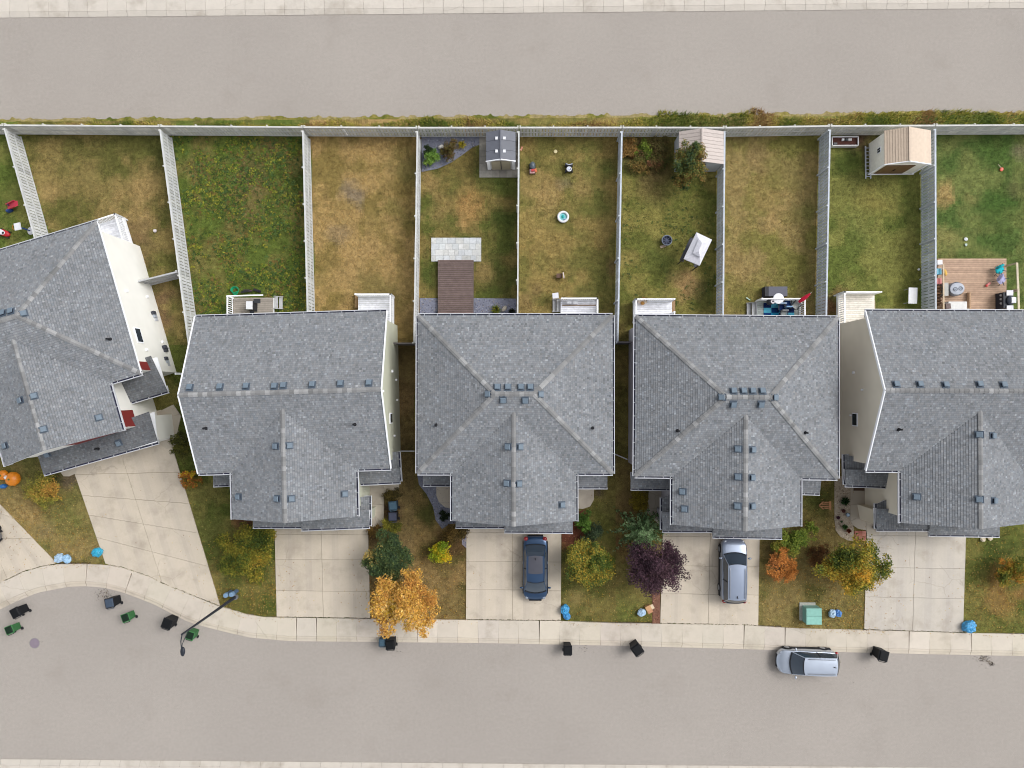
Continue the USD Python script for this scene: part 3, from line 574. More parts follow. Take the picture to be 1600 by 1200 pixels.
h.window('R', xw, *sorted([h.L(233, 532, 3.9)[1], h.L(226, 508, 3.9)[1]]), 3.5, 4.25)
h.finish()
put('accent_wall', h.panel('R', gR - .36, gyy + .32, gyy + 1.5, 3.15, 5.5, .02), 'red_siding', h.t, label='dark red siding on the side of the front gable', world=True)
put('accent_wall', h.panel('R', xw, y0 + .40, y0 + 1.0, 3.5, 5.5, .02), 'red_siding', h.t, label='dark red siding above the entry roof', world=True)
put('accent_wall', h.panel('F', gyy + .29, gL + 3.6, gR - .9, 3.2, 5.5, .02), 'red_siding', h.t, label='dark red siding across the front gable', world=True)
garage(h)
for u in (y0 - .2, y0 - 1.9):
    m = MB(); m.box(h.Wd(x1 + .9, u, 1.45), (.12, .12, 2.9), math.atan2(*h.ux[::-1])); put('porch_post', m, 'white_trim', h.t, world=True)
# the four houses along the street
h = House('semi_detached_house', 'grey gable-roofed house with a pale sage end wall on its right', math.radians(1.62), 'sage_siding', [(307, 495), (603, 487), (609, 731), (308, 740)])
x0, x1, y0, y1 = h.rect((307, 495), (605, 487), (609, 731.5), (308, 740)); g0, g1 = h.L(363, 770, ZE)[0], h.L(557, 770, ZE)[0]; gyy = h.L(460, 809, ZE)[1]
h.gable(x0, x1, y0, y1, (g0, g1)); h.front(g0, g1, gyy, y0, (1.0, 1.0))
h.skirt([(395, 823), (471, 823), (471, 800), (395, 800)], 2.9, 'front', tone=.90)
h.skirt([(471, 827), (577, 823), (577, 798), (471, 798)], 2.9, 'front', tone=.90)
h.skirt([(577, 822), (577, 775), (561, 777), (556, 800)], 2.9, 'right', tone=.90, wall=False)
h.skirt([(333, 758), (366, 757), (366, 736), (333, 737)], 3.2, 'front', tone=.90)
h.skirt([(556, 756), (625, 753), (625, 731), (556, 735)], 3.1, 'front', tone=.90, wall=False)
h.skirt([(625, 752), (622, 706), (608, 706), (608, 745)], 3.1, 'right', tone=.90, wall=False)
h.vents([(297, 606), (344, 605), (385, 604), (429, 604), (443, 603), (488, 601.6), (532, 600), (576.6, 599), (432, 697), (452, 696), (374, 776), (434, 779), (455, 779), (538, 771.5)], [(322, 669), (554.5, 663)])
H2 = h; yb = sorted([h.L(612, 645, 3.6)[1], h.L(612, 662, 3.6)[1]]); h.window('R', x1 - .30, *yb, 3.2, 4.0); h.finish(); garage(h)
h = House('semi_detached_house', 'hip-roofed house behind the dark blue sedan', 0.0, 'mauve_siding', [(654, 493), (957, 493), (957, 741), (652, 738)])
x0, x1, y0, y1 = h.rect((654, 493), (957, 493), (957, 741), (652, 738)); g0, g1 = h.L(707, 780, ZE)[0], h.L(900, 780, ZE)[0]; gyy = h.L(800, 814, ZE)[1]
h.hip(x0, x1, y0, y1, (g0, g1)); h.front(g0, g1, gyy, y0, (1.0, 1.0))
h.skirt([(712, 823), (788, 823), (788, 800), (712, 800)], 2.9, 'front', tone=.90)
h.skirt([(788, 830), (895, 831), (895, 800), (788, 800)], 2.9, 'front', tone=.90)
h.skirt([(661, 757), (708, 757), (708, 734), (661, 734)], 3.1, 'front', tone=.90, wall=False)
h.skirt([(898, 761), (949, 761), (949, 736), (898, 736)], 3.1, 'front', tone=.90, wall=False)
h.vents([(777, 605.6), (793.5, 605.6), (814, 605.6), (828.5, 605.6), (763.5, 615.6), (843.5, 616), (786, 624), (820.5, 624.6), (794.6, 698), (812, 698), (793, 755), (810, 755.8), (877.5, 788.5)], [(681.5, 664), (926, 668.6)])
H3 = h; h.finish(); garage(h)
h = House('semi_detached_house', 'hip-roofed house behind the parked silver estate car', math.radians(-0.55), 'mauve_siding', [(992, 494), (1309, 497), (1308, 749), (994, 742)])
x0, x1, y0, y1 = h.rect((992, 494), (1309, 497), (1308, 749), (994, 742)); g0, g1 = h.L(1051, 780, ZE)[0], h.L(1250, 780, ZE)[0]; gyy = h.L(1150, 821, ZE)[1]
h.hip(x0, x1, y0, y1, (g0, g1)); h.front(g0, g1, gyy, y0, (1.0, 1.0))
h.skirt([(1035, 829), (1114, 829), (1114, 800), (1035, 800)], 2.9, 'front', tone=.90)
h.skirt([(1114, 838), (1222, 840), (1222, 800), (1114, 800)], 2.9, 'front', tone=.90)
h.skirt([(1035, 828), (1035, 778), (1053, 770), (1053, 828)], 2.9, 'left', tone=.90, wall=False)
h.skirt([(986, 763), (1053, 764), (1053, 738), (986, 738)], 3.1, 'front', tone=.90, wall=False)
h.skirt([(1249, 770), (1281, 771), (1284, 744), (1249, 744)], 3.1, 'front', tone=.90, wall=False)
h.vents([(1146, 611.6), (1161.6, 611.6), (1175.8, 611.6), (1191, 611.6), (1128.4, 620.6), (1209.6, 621), (1145.6, 631), (1188.8, 631), (1153.7, 701.4), (1175, 702.5), (1153.7, 745), (1174, 746), (1152.8, 790.4), (1174.5, 790.6), (1067, 768), (1070, 795)], [(1059, 673), (1258, 676)])
H4 = h; h.finish(); garage(h)
h = House('semi_detached_house', 'gable-roofed house at the right edge with a tan end wall facing left', math.radians(-0.35), 'tan_siding', [(1351, 486), (1653, 487), (1653, 736), (1354, 735)])
x0, x1, y0, y1 = h.rect((1352, 486), (1653, 487.5), (1653, 737), (1354, 735)); g0, g1 = h.L(1408, 780, ZE)[0], h.L(1600, 780, ZE)[0]; gyy = h.L(1500, 818, ZE)[1]
h.gable(x0, x1, y0, y1, (g0, g1)); h.front(g0, g1, gyy, y0, (1.0, 1.0))
h.skirt([(1370, 827), (1452, 827), (1452, 795), (1370, 795)], 2.9, 'front', tone=.90)
h.skirt([(1452, 835), (1562, 837), (1562, 800), (1452, 800)], 2.9, 'front', tone=.90)
h.skirt([(1370, 826), (1370, 787), (1412, 770), (1412, 826)], 2.9, 'left', tone=.90, wall=False)
h.skirt([(1321, 758), (1410, 761), (1410, 733), (1321, 733)], 3.1, 'front', tone=.90, wall=False)
h.skirt([(1321, 757), (1320, 710), (1354, 718), (1354, 750)], 3.1, 'left', tone=.90, wall=False)
h.vents([(1400, 601), (1437, 601), (1477, 602), (1530, 601), (1567.5, 602), (1530, 679), (1549.5, 680.5), (1432.5, 776), (1530, 780), (1552, 782)], [(1404, 671)])
H5 = h; h.window('L', x0 + .30, *sorted([h.L(1326, 645, 3.6)[1], h.L(1326, 666, 3.6)[1]]), 3.15, 3.9); h.finish(); garage(h)
# ------------------------------------------------------------------ fences, board by board
def fence(label, a, b_, side, ht=FH, tone=(216, 214, 207), rails=True, period=0.24):
    """a, b_: ends in world xy; boards stand on the given side of the rails (+1 left of the run a->b, -1 right)."""
    a, b_ = np.asarray(a, float), np.asarray(b_, float); Ln = np.linalg.norm(b_ - a); t = (b_ - a) / Ln; nn = np.array([-t[1], t[0]]) * side; rz = math.atan2(t[1], t[0])
    f = thing('fence', label, 'fence', (*((a + b_) / 2), 0)); base = np.array(A(*tone)); n = max(2, int(round(Ln / period))); w = Ln / n
    for i in range(n):
        c = a + t * (w * (i + .5)) + nn * 0.035; g = 1 + .07 * rng.standard_normal(); h_ = ht - .03 + .008 * rng.standard_normal()
        m = MB(); m.box([*c, .05 + h_ / 2], (w - .048, .018, h_ - .1), rz + .006 * rng.standard_normal(), base * g * np.array([1, 1, 1 + .015 * rng.standard_normal()])); put('board', m, 'fence_wood', f, tint=True, world=True)
    for z in (0.22, 0.95, ht - .16):
        m = MB(); m.bar([*(a - nn * .004), z], [*(b_ - nn * .004), z], .038, .09, base * .98); put('rail', m, 'fence_wood', f, tint=True, world=True)
    m = MB(); m.box([*((a + b_) / 2 + nn * .012), ht + .012], (Ln, .11, .035), rz, base * 1.08); put('cap_rail', m, 'fence_wood', f, tint=True, world=True)
    k = max(1, int(round(Ln / 2.9)))
    for i in range(k + 1):
        p = a + t * min(max(Ln * i / k, .06), Ln - .06) - nn * 0.0 + nn * (.10 if side else 0)
        m = MB(); m.box([*p, (ht + .05) / 2], (.10, .10, ht + .05), rz, base * 1.06 * np.array([1, .99, .95])); put('post', m, 'fence_wood', f, tint=True, world=True)
    return f
seg = [-46.0] + [fx(k, yback(fw[k][0][0])) for k in range(9)] + [46.0]
YN = ['far left lawn with the plastic toys', 'dry lawn with the small white ball', 'weedy lawn of broad green leaves', 'bare tan lawn', 'gravel bed and grey shed', 'lawn with the ride-on toys', 'vegetable patch and beige shed', 'dry lawn right of the beige shed', 'big tan shed with the ladder', 'green lawn at the far right']
for k in range(10):
    a, b_ = (seg[k] + .03, yback(seg[k])), (seg[k + 1] - .03, yback(seg[k + 1])); fence(f'pale grey board fence along the lane behind the {YN[k]}', a, b_, +1)
DV = ['between the toy lawn and the dry lawn', 'between the dry lawn and the weedy lawn', 'between the weedy lawn and the bare tan lawn', 'between the bare tan lawn and the stone patio garden', 'between the stone patio garden and the paddling pool lawn', 'between the paddling pool lawn and the gazebo lawn', 'between the gazebo lawn and the dry yellow lawn', 'between the dry yellow lawn and the ladder lawn', 'between the ladder lawn and the cedar deck']
for k in range(9):
    a, b_ = fw[k]; t = _n(b_ - a); fence('pale grey board divider fence ' + DV[k], a + t * .12, b_, -1 if k < 5 else -1, tone=(214, 214, 210) if k < 5 else (206, 212, 219))
fence('short grey fence from the cream wall of the slanting house to the weedy lot', at(212, 441, FH)[:2], at(279, 425, FH)[:2] - [.1, 0], 1, tone=(190, 190, 190))
fence('short dark grey fence between sage wall and sedan house', at(611, 536.5, FH)[:2], at(653, 537, FH)[:2], 1, tone=(112, 106, 104))
fence('short dark grey fence closing the gap between the two hip-roofed houses', at(957, 535, FH)[:2], at(992, 535, FH)[:2], 1, tone=(120, 115, 116))
# ------------------------------------------------------------------ patios, beds, decks, sheds
def bed(name, label, px, col, z=0.10, cat='gravel bed', stones=0, ssize=(.03, .07), spal=None, edge=None):
    """A bed: a low base sheet and, past counting, loose stones."""
    pg = sg.Polygon(XY(px)).buffer(0); m = MB(); m.prism(pg, -0.05, z, np.array(A(*col)))
    top(name, m, 'stone', label, cat, tint=True, kind='structure'); NOGRASS.append(pg)
    if stones:
        x0, y0, x1, y1 = pg.bounds; m = MB(); n = int(stones * pg.area)
        xs, ys = rng.uniform(x0, x1, n * 3), rng.uniform(y0, y1, n * 3); ok = shapely.contains_xy(pg.buffer(-.03), xs, ys)
        for x, y in list(zip(xs[ok], ys[ok]))[:n]:
            r = rng.uniform(*ssize); a = rng.random() * 6.28; c = np.array(A(*spal[rng.integers(len(spal))])) * (.85 + .3 * rng.random())
            th = a + np.arange(5) * 1.2566; pts = np.stack([x + r * np.cos(th) * rng.uniform(.7, 1, 5), y + r * np.sin(th) * rng.uniform(.7, 1, 5), np.full(5, z)], 1)
            tp = np.array([[x, y, z + r * .75]]); m.raw(np.vstack([pts, tp]), [[i, (i + 1) % 5, 5] for i in range(5)], c)
        return top('loose_stones', m, 'stone', 'loose stones covering the ' + label, 'stones', tint=True, kind='stuff')
BLUEG = [(150, 152, 166), (128, 130, 146), (176, 178, 188), (112, 112, 126), (160, 152, 150)]
bed('gravel_bed', 'blue-grey gravel bed in the fence corner left of the grey shed', [(659, 214), (750, 214), (750, 226), (738, 231), (722, 243), (704, 255), (684, 264), (659, 269)], (140, 142, 156), stones=60, spal=BLUEG)
bed('gravel_bed', 'blue-grey gravel strip along the house wall left of the brown deck', [(656, 466), (684, 466), (684, 505), (656, 505)], (136, 138, 152), stones=60, spal=BLUEG)
bed('gravel_bed', 'blue-grey gravel strip along the house wall right of the brown deck', [(740, 466), (807, 467), (807, 505), (740, 505)], (136, 138, 152), stones=60, spal=BLUEG)
bed('gravel_bed', 'curving blue-grey gravel bed beside the front path of the sedan house', [(651, 735), (655, 757), (667, 772), (677, 792), (681, 812), (691, 826), (704, 818), (716, 818), (716, 735)], (140, 142, 156), stones=60, spal=BLUEG)
bed('gravel_bed', 'small lavender-grey gravel patch on the left of the sedan driveway', [(729, 836), (722, 842), (722, 850), (729, 856)], (160, 152, 160), stones=70, spal=BLUEG)
bed('rock_bed', 'beige pebble bed with rounded end between lawn and entry path at right', [(1303, 744), (1328, 744), (1328, 812), (1333, 824), (1333, 845), (1324, 844), (1312, 838), (1305, 828), (1303, 810)], (196, 180, 158), stones=55, cat='pebble bed', spal=[(206, 190, 166), (186, 166, 142), (222, 208, 186), (160, 142, 122)])
bed('mulch_strip', 'reddish mulch strip beside the driveway under the purple tree', [(1019, 925), (1031, 925), (1031, 974), (1019, 974)], (136, 98, 80), stones=60, cat='mulch', spal=[(150, 104, 84), (120, 82, 66), (176, 130, 104)])
bed('mulch_bed', 'dark red mulch bed at the right front corner of the sedan house', [(878, 828), (902, 800), (915, 795), (916, 806), (903, 822), (897, 846), (878, 846)], (110, 66, 48), stones=50, cat='mulch', spal=[(124, 74, 54), (96, 58, 44), (140, 92, 66)])
bed('soil_patch', 'brown soil patch under the front left corner of the sage-walled house', [(372, 806), (396, 806), (396, 822), (374, 820)], (104, 76, 52), stones=30, cat='soil', spal=[(110, 80, 56), (90, 66, 46)])
def pavers(name, label, x0, y0, x1, y1, nx, ny, cols, z=.12, cat='patio', jit=True, holes=()):
    q = np.array(XY([(x0, y0), (x1, y0), (x1, y1), (x0, y1)])); c0 = q.mean(0); d = thing(name, label, cat, (*c0, 0), kind='structure'); NOGRASS.append(sg.Polygon(q))
    rows = np.linspace(0, 1, ny + 1)
    for j in range(ny):
        w = rng.uniform(.6, 1.4, nx) if jit else np.ones(nx); us = np.r_[0, np.cumsum(w)] / w.sum()
        for i in range(nx):
            f = lambda u, v: (q[0] * (1 - u) + q[1] * u) * (1 - v) + (q[3] * (1 - u) + q[2] * u) * v
            pl = sg.Polygon([f(us[i], rows[j]), f(us[i + 1], rows[j]), f(us[i + 1], rows[j + 1]), f(us[i], rows[j + 1])]).buffer(-.006, join_style=2)
            m = MB(); m.prism(pl, -.02, z + .006 * rng.random(), np.array(A(*cols[rng.integers(len(cols))])) * (1 + .05 * rng.standard_normal())); put('paver', m, 'stone', d, tint=True, world=True)
    return d
pavers('stone_patio', 'pale stone patio at the far end of the brown deck', 674, 372, 752, 409, 8, 4, [(222, 224, 222), (216, 218, 218), (227, 226, 221), (219, 218, 212)])
pavers('paved_pad', 'paving slab pad under and in front of the small grey shed', 749, 214, 812, 278, 6, 6, [(176, 170, 158), (166, 160, 150), (186, 180, 168)], cat='paving', jit=False)
pavers('brick_paving', 'patch of red brick paving at the end of the entry path at right', 1334, 829, 1352, 845, 3, 4, [(196, 128, 110), (180, 112, 98), (208, 144, 126)], cat='brick paving', jit=False)

def deck(label, x0, y0, x1, y1, zf, rails='', steps=None, col=(268, 268, 272), rcol=(276, 276, 276), ztop=None, name='deck', pl=.14, frame=None, gap=.014, quad=None, stepcol=None):
    """x0..y1: pixel rectangle of the deck edge at rail-top height (floor height without rails); planks run along the house."""
    zt = zf + 1.0 if rails else zf
    q = quad and [np.array(at(*p, zt)[:2]) for p in quad] or [np.array(at(*p, zt)[:2]) for p in ((x0, y0), (x1, y0), (x1, y1), (x0, y1))]
    o = q[3]; u = q[2] - q[3]; v = q[0] - q[3]; Lx, Ly = np.linalg.norm(u), np.linalg.norm(v); u, v = u / Lx, v / Ly; rz = math.atan2(u[1], u[0]); ctr = sum(q) / 4
    d = thing(name, label, 'deck', (*ctr, 0)); W = lambda a, b_, z: np.array([*(o + u * a + v * b_), z])
    NOGRASS.append(sg.Polygon(q))
    n = int(Ly / pl)
    for i in range(n):
        m = MB(); m.box(W(Lx / 2, (i + .5) * Ly / n, zf - .016), (Lx - .02, Ly / n - gap, .032), rz, np.array(A(*col)) * (1 + .06 * rng.standard_normal())); put('plank', m, 'deck_wood', d, tint=True, world=True)
    fc = np.array(A(*(frame or rcol))) * .9; m = MB()
    for a, b_ in ((W(0, Ly - .03, zf - .15), W(Lx, Ly - .03, zf - .15)), (W(0.03, 0, zf - .15), W(.03, Ly, zf - .15)), (W(Lx - .03, 0, zf - .15), W(Lx - .03, Ly, zf - .15))): m.bar(a, b_, .04, .22, fc)
    put('frame', m, 'painted', d, tint=True, world=True)
    for a in (.08, Lx - .08):
        for b_ in (.15, Ly - .08):
            m = MB(); m.box(W(a, b_, zf / 2 - .03), (.1, .1, zf), rz, fc); put('support_post', m, 'painted', d, tint=True, world=True)
    E = {'L': (W(.05, 0, 0), W(.05, Ly - .05, 0)), 'T': (W(.05, Ly - .05, 0), W(Lx - .05, Ly - .05, 0)), 'R': (W(Lx - .05, 0, 0), W(Lx - .05, Ly - .05, 0)), 'l': (W(.05, 0, 0), W(.05, Ly * .42, 0)), 'r': (W(Lx - .05, 0, 0), W(Lx - .05, Ly * .42, 0))}
    rc = np.array(A(*rcol))
    for s in rails:
        a, b_ = E[s]; up = np.array([0, 0, 1.0])
        r = put('railing', MB().bar(a + up * (zf + .98), b_ + up * (zf + .98), .09, .045, rc), 'painted', d, tint=True, world=True)
        m = MB().bar(a + up * (zf + .10), b_ + up * (zf + .10), .05, .05, rc); k = max(2, int(np.linalg.norm(b_ - a) / .15))
        for i in range(1, k): p = a + (b_ - a) * i / k; m.bar(p + up * (zf + .1), p + up * (zf + .97), .055, .055, rc)
        put('balusters', m, 'painted', r, tint=True, world=True, kind='stuff')
        for p in (a, b_): put('post', MB().box(p + up * (zf + .5), (.11, .11, 1.06), rz, rc), 'painted', r, tint=True, world=True)
    if steps:
        s, y_a, y_b, k, tr = steps; sc = np.array(A(*(stepcol or (206, 206, 204))))
        ya, yb = sorted([float((at(0, y_a, zf)[:2] - o) @ v), float((at(0, y_b, zf)[:2] - o) @ v)])
        for i in range(k):
            xx = (Lx + tr * (i + .5)) if s == 'R' else -tr * (i + .5); z = zf * (k - i) / (k + 1)
            m = MB(); m.box(W(xx, (ya + yb) / 2, z - .02), (tr - .015, yb - ya, .04), rz, sc * (1 + .04 * rng.standard_normal())); put('step', m, 'deck_wood', d, tint=True, world=True)
        for b_ in (ya, yb):
            x0_, x1_ = (Lx, Lx + tr * k) if s == 'R' else (0, -tr * k); put('stringer', MB().bar(W(x0_, b_, zf * .8), W(x1_, b_, .12), .04, .2, sc * .85), 'painted', d, tint=True, world=True)
    d_ = d; return d, W, Lx, Ly
deck('white corner deck with picket rails on the slanting house', 0, 0, 0, 0, .7, 'TRL', quad=[(124, 351), (180, 333), (199, 395), (143, 413)])
deck('small grey deck with a white-topped grill', 354, 462, 419, 500, .6, 'L', ('R', 466, 485, 2, .28), col=(176, 166, 154))
T2 = MB(); za = 1.58; a_, b_ = at(354, 462.5, za), at(411, 461, za); T2.bar(a_, b_, .09, .05); put('railing', T2, 'white_trim', '/World/deck_001', world=True)
deck('white deck with picket rails at the right corner of the sage-walled house', 554, 458.5, 611, 511, .7, 'TRl', ('L', 463, 483, 1, .32), stepcol=(186, 152, 110))
deck('low brown composite deck leading to the pale stone patio', 684, 406, 740, 500, .40, '', col=(126, 108, 102), frame=(112, 104, 104), pl=.15, gap=.022)
deck('white deck with two white stools, behind the house with the sedan', 877, 465, 935, 503, .6, 'TR', ('L', 468, 487, 2, .28))
deck('white deck with a soft toy heap in its corner', 993, 466, 1055, 503, .7, 'TLr', ('R', 468, 487, 1, .3), stepcol=(178, 146, 112))
deck('white deck with blue patterned rugs and round white table', 1190, 465.5, 1259, 503, .6, 'TR', ('L', 468, 488, 2, .3), col=(178, 184, 178))
deck('whitish deck with picket rails beside the tan end wall', 1319, 455, 1378, 507, .8, 'TLr', ('R', 461, 476, 1, .25), col=(258, 250, 236), stepcol=(200, 180, 140))
_, Wc, Lc, Lyc = deck('wide cedar plank deck with grill and seats at the right edge', 1465, 404, 1573, 497, .45, '', col=(204, 172, 146), frame=(196, 160, 130), pl=.15)
DECK9 = '/World/deck_008'
for (p, q, z) in (((1589, 411), (1591, 454), 1.45), ((1591, 452), (1592, 488), 1.5)):
    put('hand_rail', MB().bar(at(*p, z), at(*q, z), .14, .05, np.array(A(226, 212, 184))), 'deck_wood', DECK9, tint=True, world=True)
    for e in (p, q): w = at(*e, z); put('rail_post', MB().box((w[0], w[1], z / 2), (.10, .10, z), 0, np.array(A(206, 190, 160))), 'deck_wood', DECK9, tint=True, world=True)
put('rail_beam', MB().bar(at(1474, 413, 1.0), at(1474.5, 490, 1.0), .10, .05, np.array(A(222, 200, 170))), 'deck_wood', DECK9, tint=True, world=True)
put('step_edge', MB().bar(at(1514, 457, .62), at(1514, 492, .62), .10, .30, np.array(A(200, 166, 134))), 'deck_wood', DECK9, tint=True, world=True)
put('brown_strip', MB().box((*at(905, 477, .62)[:2], .615), (2.5, .10, .02), 0, np.array(A(176, 156, 134))), 'deck_wood', '/World/deck_004', tint=True, world=True)

def shed(label, px, ze, zr, roofc, wallc, n, along='x', doorc=None, door_px=None, over=.07, roof_mat='painted', lite=(1, 1)):
    """px: roof rectangle in pixels at eave height (x0, y0, x1, y1) and ridge x; the ridge runs away from the street."""
    x0, y0, x1, y1, xr = px; a, b_ = at(x0, y1, ze), at(x1, y0, ze); X0, Y0, X1, Y1 = a[0], a[1], b_[0], b_[1]; XM = at(xr, (y0 + y1) / 2, zr)[0]
    s = thing('garden_shed', label, 'shed', ((X0 + X1) / 2, (Y0 + Y1) / 2, 0)); NOGRASS.append(sg.box(X0, Y0, X1, Y1))
    m = MB(); wa, wb, ya, yb = X0 + over, X1 - over, Y0 + over, Y1 - over; wc = np.array(A(*wallc))
    m.box(((wa + wb) / 2, (ya + yb) / 2, ze / 2 + .03), (wb - wa, yb - ya, ze), 0, wc)
    for y in (ya, yb): m.raw([(wa, y, ze), (wb, y, ze), (XM, y, zr - .06)], [[0, 1, 2]], wc)
    put('wall', m, 'painted', s, tint=True, world=True)
    rc = np.array(A(*roofc))
    for k, (e, l_) in enumerate(((X0, lite[0]), (X1, lite[1]))):  # slope multipliers paint the sunward side lighter, the other darker
        for i in range(n):
            if along == 'x':      # courses parallel to the ridge
                u0, u1 = i / n, (i + 1) / n; g = .012
                P4 = lambda u, y, dz: (e + (XM - e) * u, y, ze + (zr - ze) * u + dz)
                q = [P4(u0, Y0, .045), P4(u0, Y1, .045), P4(min(u1 + .02, 1), Y1, .02), P4(min(u1 + .02, 1), Y0, .02), P4(u0, Y0, .0), P4(u0, Y1, .0)]
                F = [[0, 1, 2], [0, 2, 3], [4, 5, 1], [4, 1, 0]]
            else:                 # panels running down the slope
                v0, v1 = Y0 + (Y1 - Y0) * i / n, Y0 + (Y1 - Y0) * (i + 1) / n - .02
                q = [(e, v0, ze + .03), (e, v1, ze + .03), (XM, v1, zr + .03), (XM, v0, zr + .03), (e, v0, ze - .03), (e, v1, ze - .03), (XM, v1, zr - .03), (XM, v0, zr - .03)]
                F = [[0, 1, 2], [0, 2, 3], [4, 5, 1], [4, 1, 0], [5, 6, 2], [5, 2, 1], [7, 4, 0], [7, 0, 3]]
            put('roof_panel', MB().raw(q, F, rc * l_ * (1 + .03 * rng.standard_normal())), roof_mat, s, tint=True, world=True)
    put('ridge', MB().bar((XM, Y0, zr + .04), (XM, Y1, zr + .04), .10, .04, rc * 1.05), 'painted', s, tint=True, world=True)
    return s, (X0, Y0, X1, Y1, XM, ya)
s, (X0, Y0, X1, Y1, XM, ya) = shed('small grey-roofed shed with four white skylights and beige doors', (759.5, 206, 805.5, 252, 782), 2.05, 2.5, (112, 114, 122), (232, 230, 226), 3, 'y')
for y in (.28, .72):
    for sx in (-1, 1):
        xx = XM + sx * .28; z = 2.5 - .45 * .28 / (X1 - XM); put('skylight', MB().box((xx, Y0 + (Y1 - Y0) * y, z + .05), (.19, .20, .05), 0, np.array(A(250, 250, 252))), 'plastic', s, tint=True, world=True)
for i in (-1, 1): put('door', MB().box((XM + i * .35, ya - .02, 1.0), (.68, .04, 1.85), 0, np.array(A(186, 174, 148))), 'painted', s, tint=True, world=True)
put('door_bar', MB().box((XM, ya - .05, 1.05), (.05, .03, 1.7), 0), 'dark_metal', s, world=True)
for x in (X0 + .14, X1 - .14): put('corner_post', MB().box((x, ya - .015, 1.02), (.22, .05, 2.05), 0), 'white_trim', s, world=True)
for e in (X0, X1): put('gable_trim', MB().bar((e, Y0 - .015, 2.03), (XM, Y0 - .015, 2.48), .05, .13), 'white_trim', s, world=True)
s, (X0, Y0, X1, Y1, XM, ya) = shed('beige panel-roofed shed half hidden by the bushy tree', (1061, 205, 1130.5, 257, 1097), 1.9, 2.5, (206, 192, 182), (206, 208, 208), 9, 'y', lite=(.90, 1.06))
put('door', MB().box((XM - .35, ya - .25, .95), (.55, .04, 1.75), .9, np.array(A(190, 200, 206))), 'painted', s, tint=True, world=True)
put('doorway', MB().box((XM + .10, ya - .012, .93), (.75, .03, 1.75), 0), 'black_rubber', s, world=True)
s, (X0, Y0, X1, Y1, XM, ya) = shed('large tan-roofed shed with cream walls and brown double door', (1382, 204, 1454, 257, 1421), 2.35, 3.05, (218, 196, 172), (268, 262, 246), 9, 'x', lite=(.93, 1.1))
for i in (-1, 1): put('door', MB().box((XM + i * .52, ya - .02, 1.05), (1.0, .04, 1.9), 0, np.array(A(120, 92, 64))), 'painted', s, tint=True, world=True)
put('door_handle', MB().box((XM, ya - .06, 1.05), (.06, .05, .3), 0), 'black_rubber', s, world=True)
for e in (X0 + .07, X1 - .07): put('corner_trim', MB().box((e, ya - .02, 1.18), (.10, .05, 2.3), 0), 'white_trim', s, world=True)
for e in (X0, X1): put('gable_trim', MB().bar((e, Y0 - .015, 2.33), (XM, Y0 - .015, 3.03), .05, .13), 'white_trim', s, world=True)
put('base_board', MB().box(((X0 + X1) / 2, ya - .05, .12), (X1 - X0 + .1, .06, .14), 0), 'white_trim', s, world=True)
yw = (Y0 + Y1) / 2 + .1; w_ = put('window', MB().box((X0 + .06, yw, 1.55), (.05, .40, .46), 0), 'white_trim', s, world=True)
for i in (-1, 1):
    for j in (-1, 1): put('pane', MB().box((X0 + .035, yw + i * .085, 1.55 + j * .10), (.05, .13, .15), 0), 'pane_dark', w_, world=True)
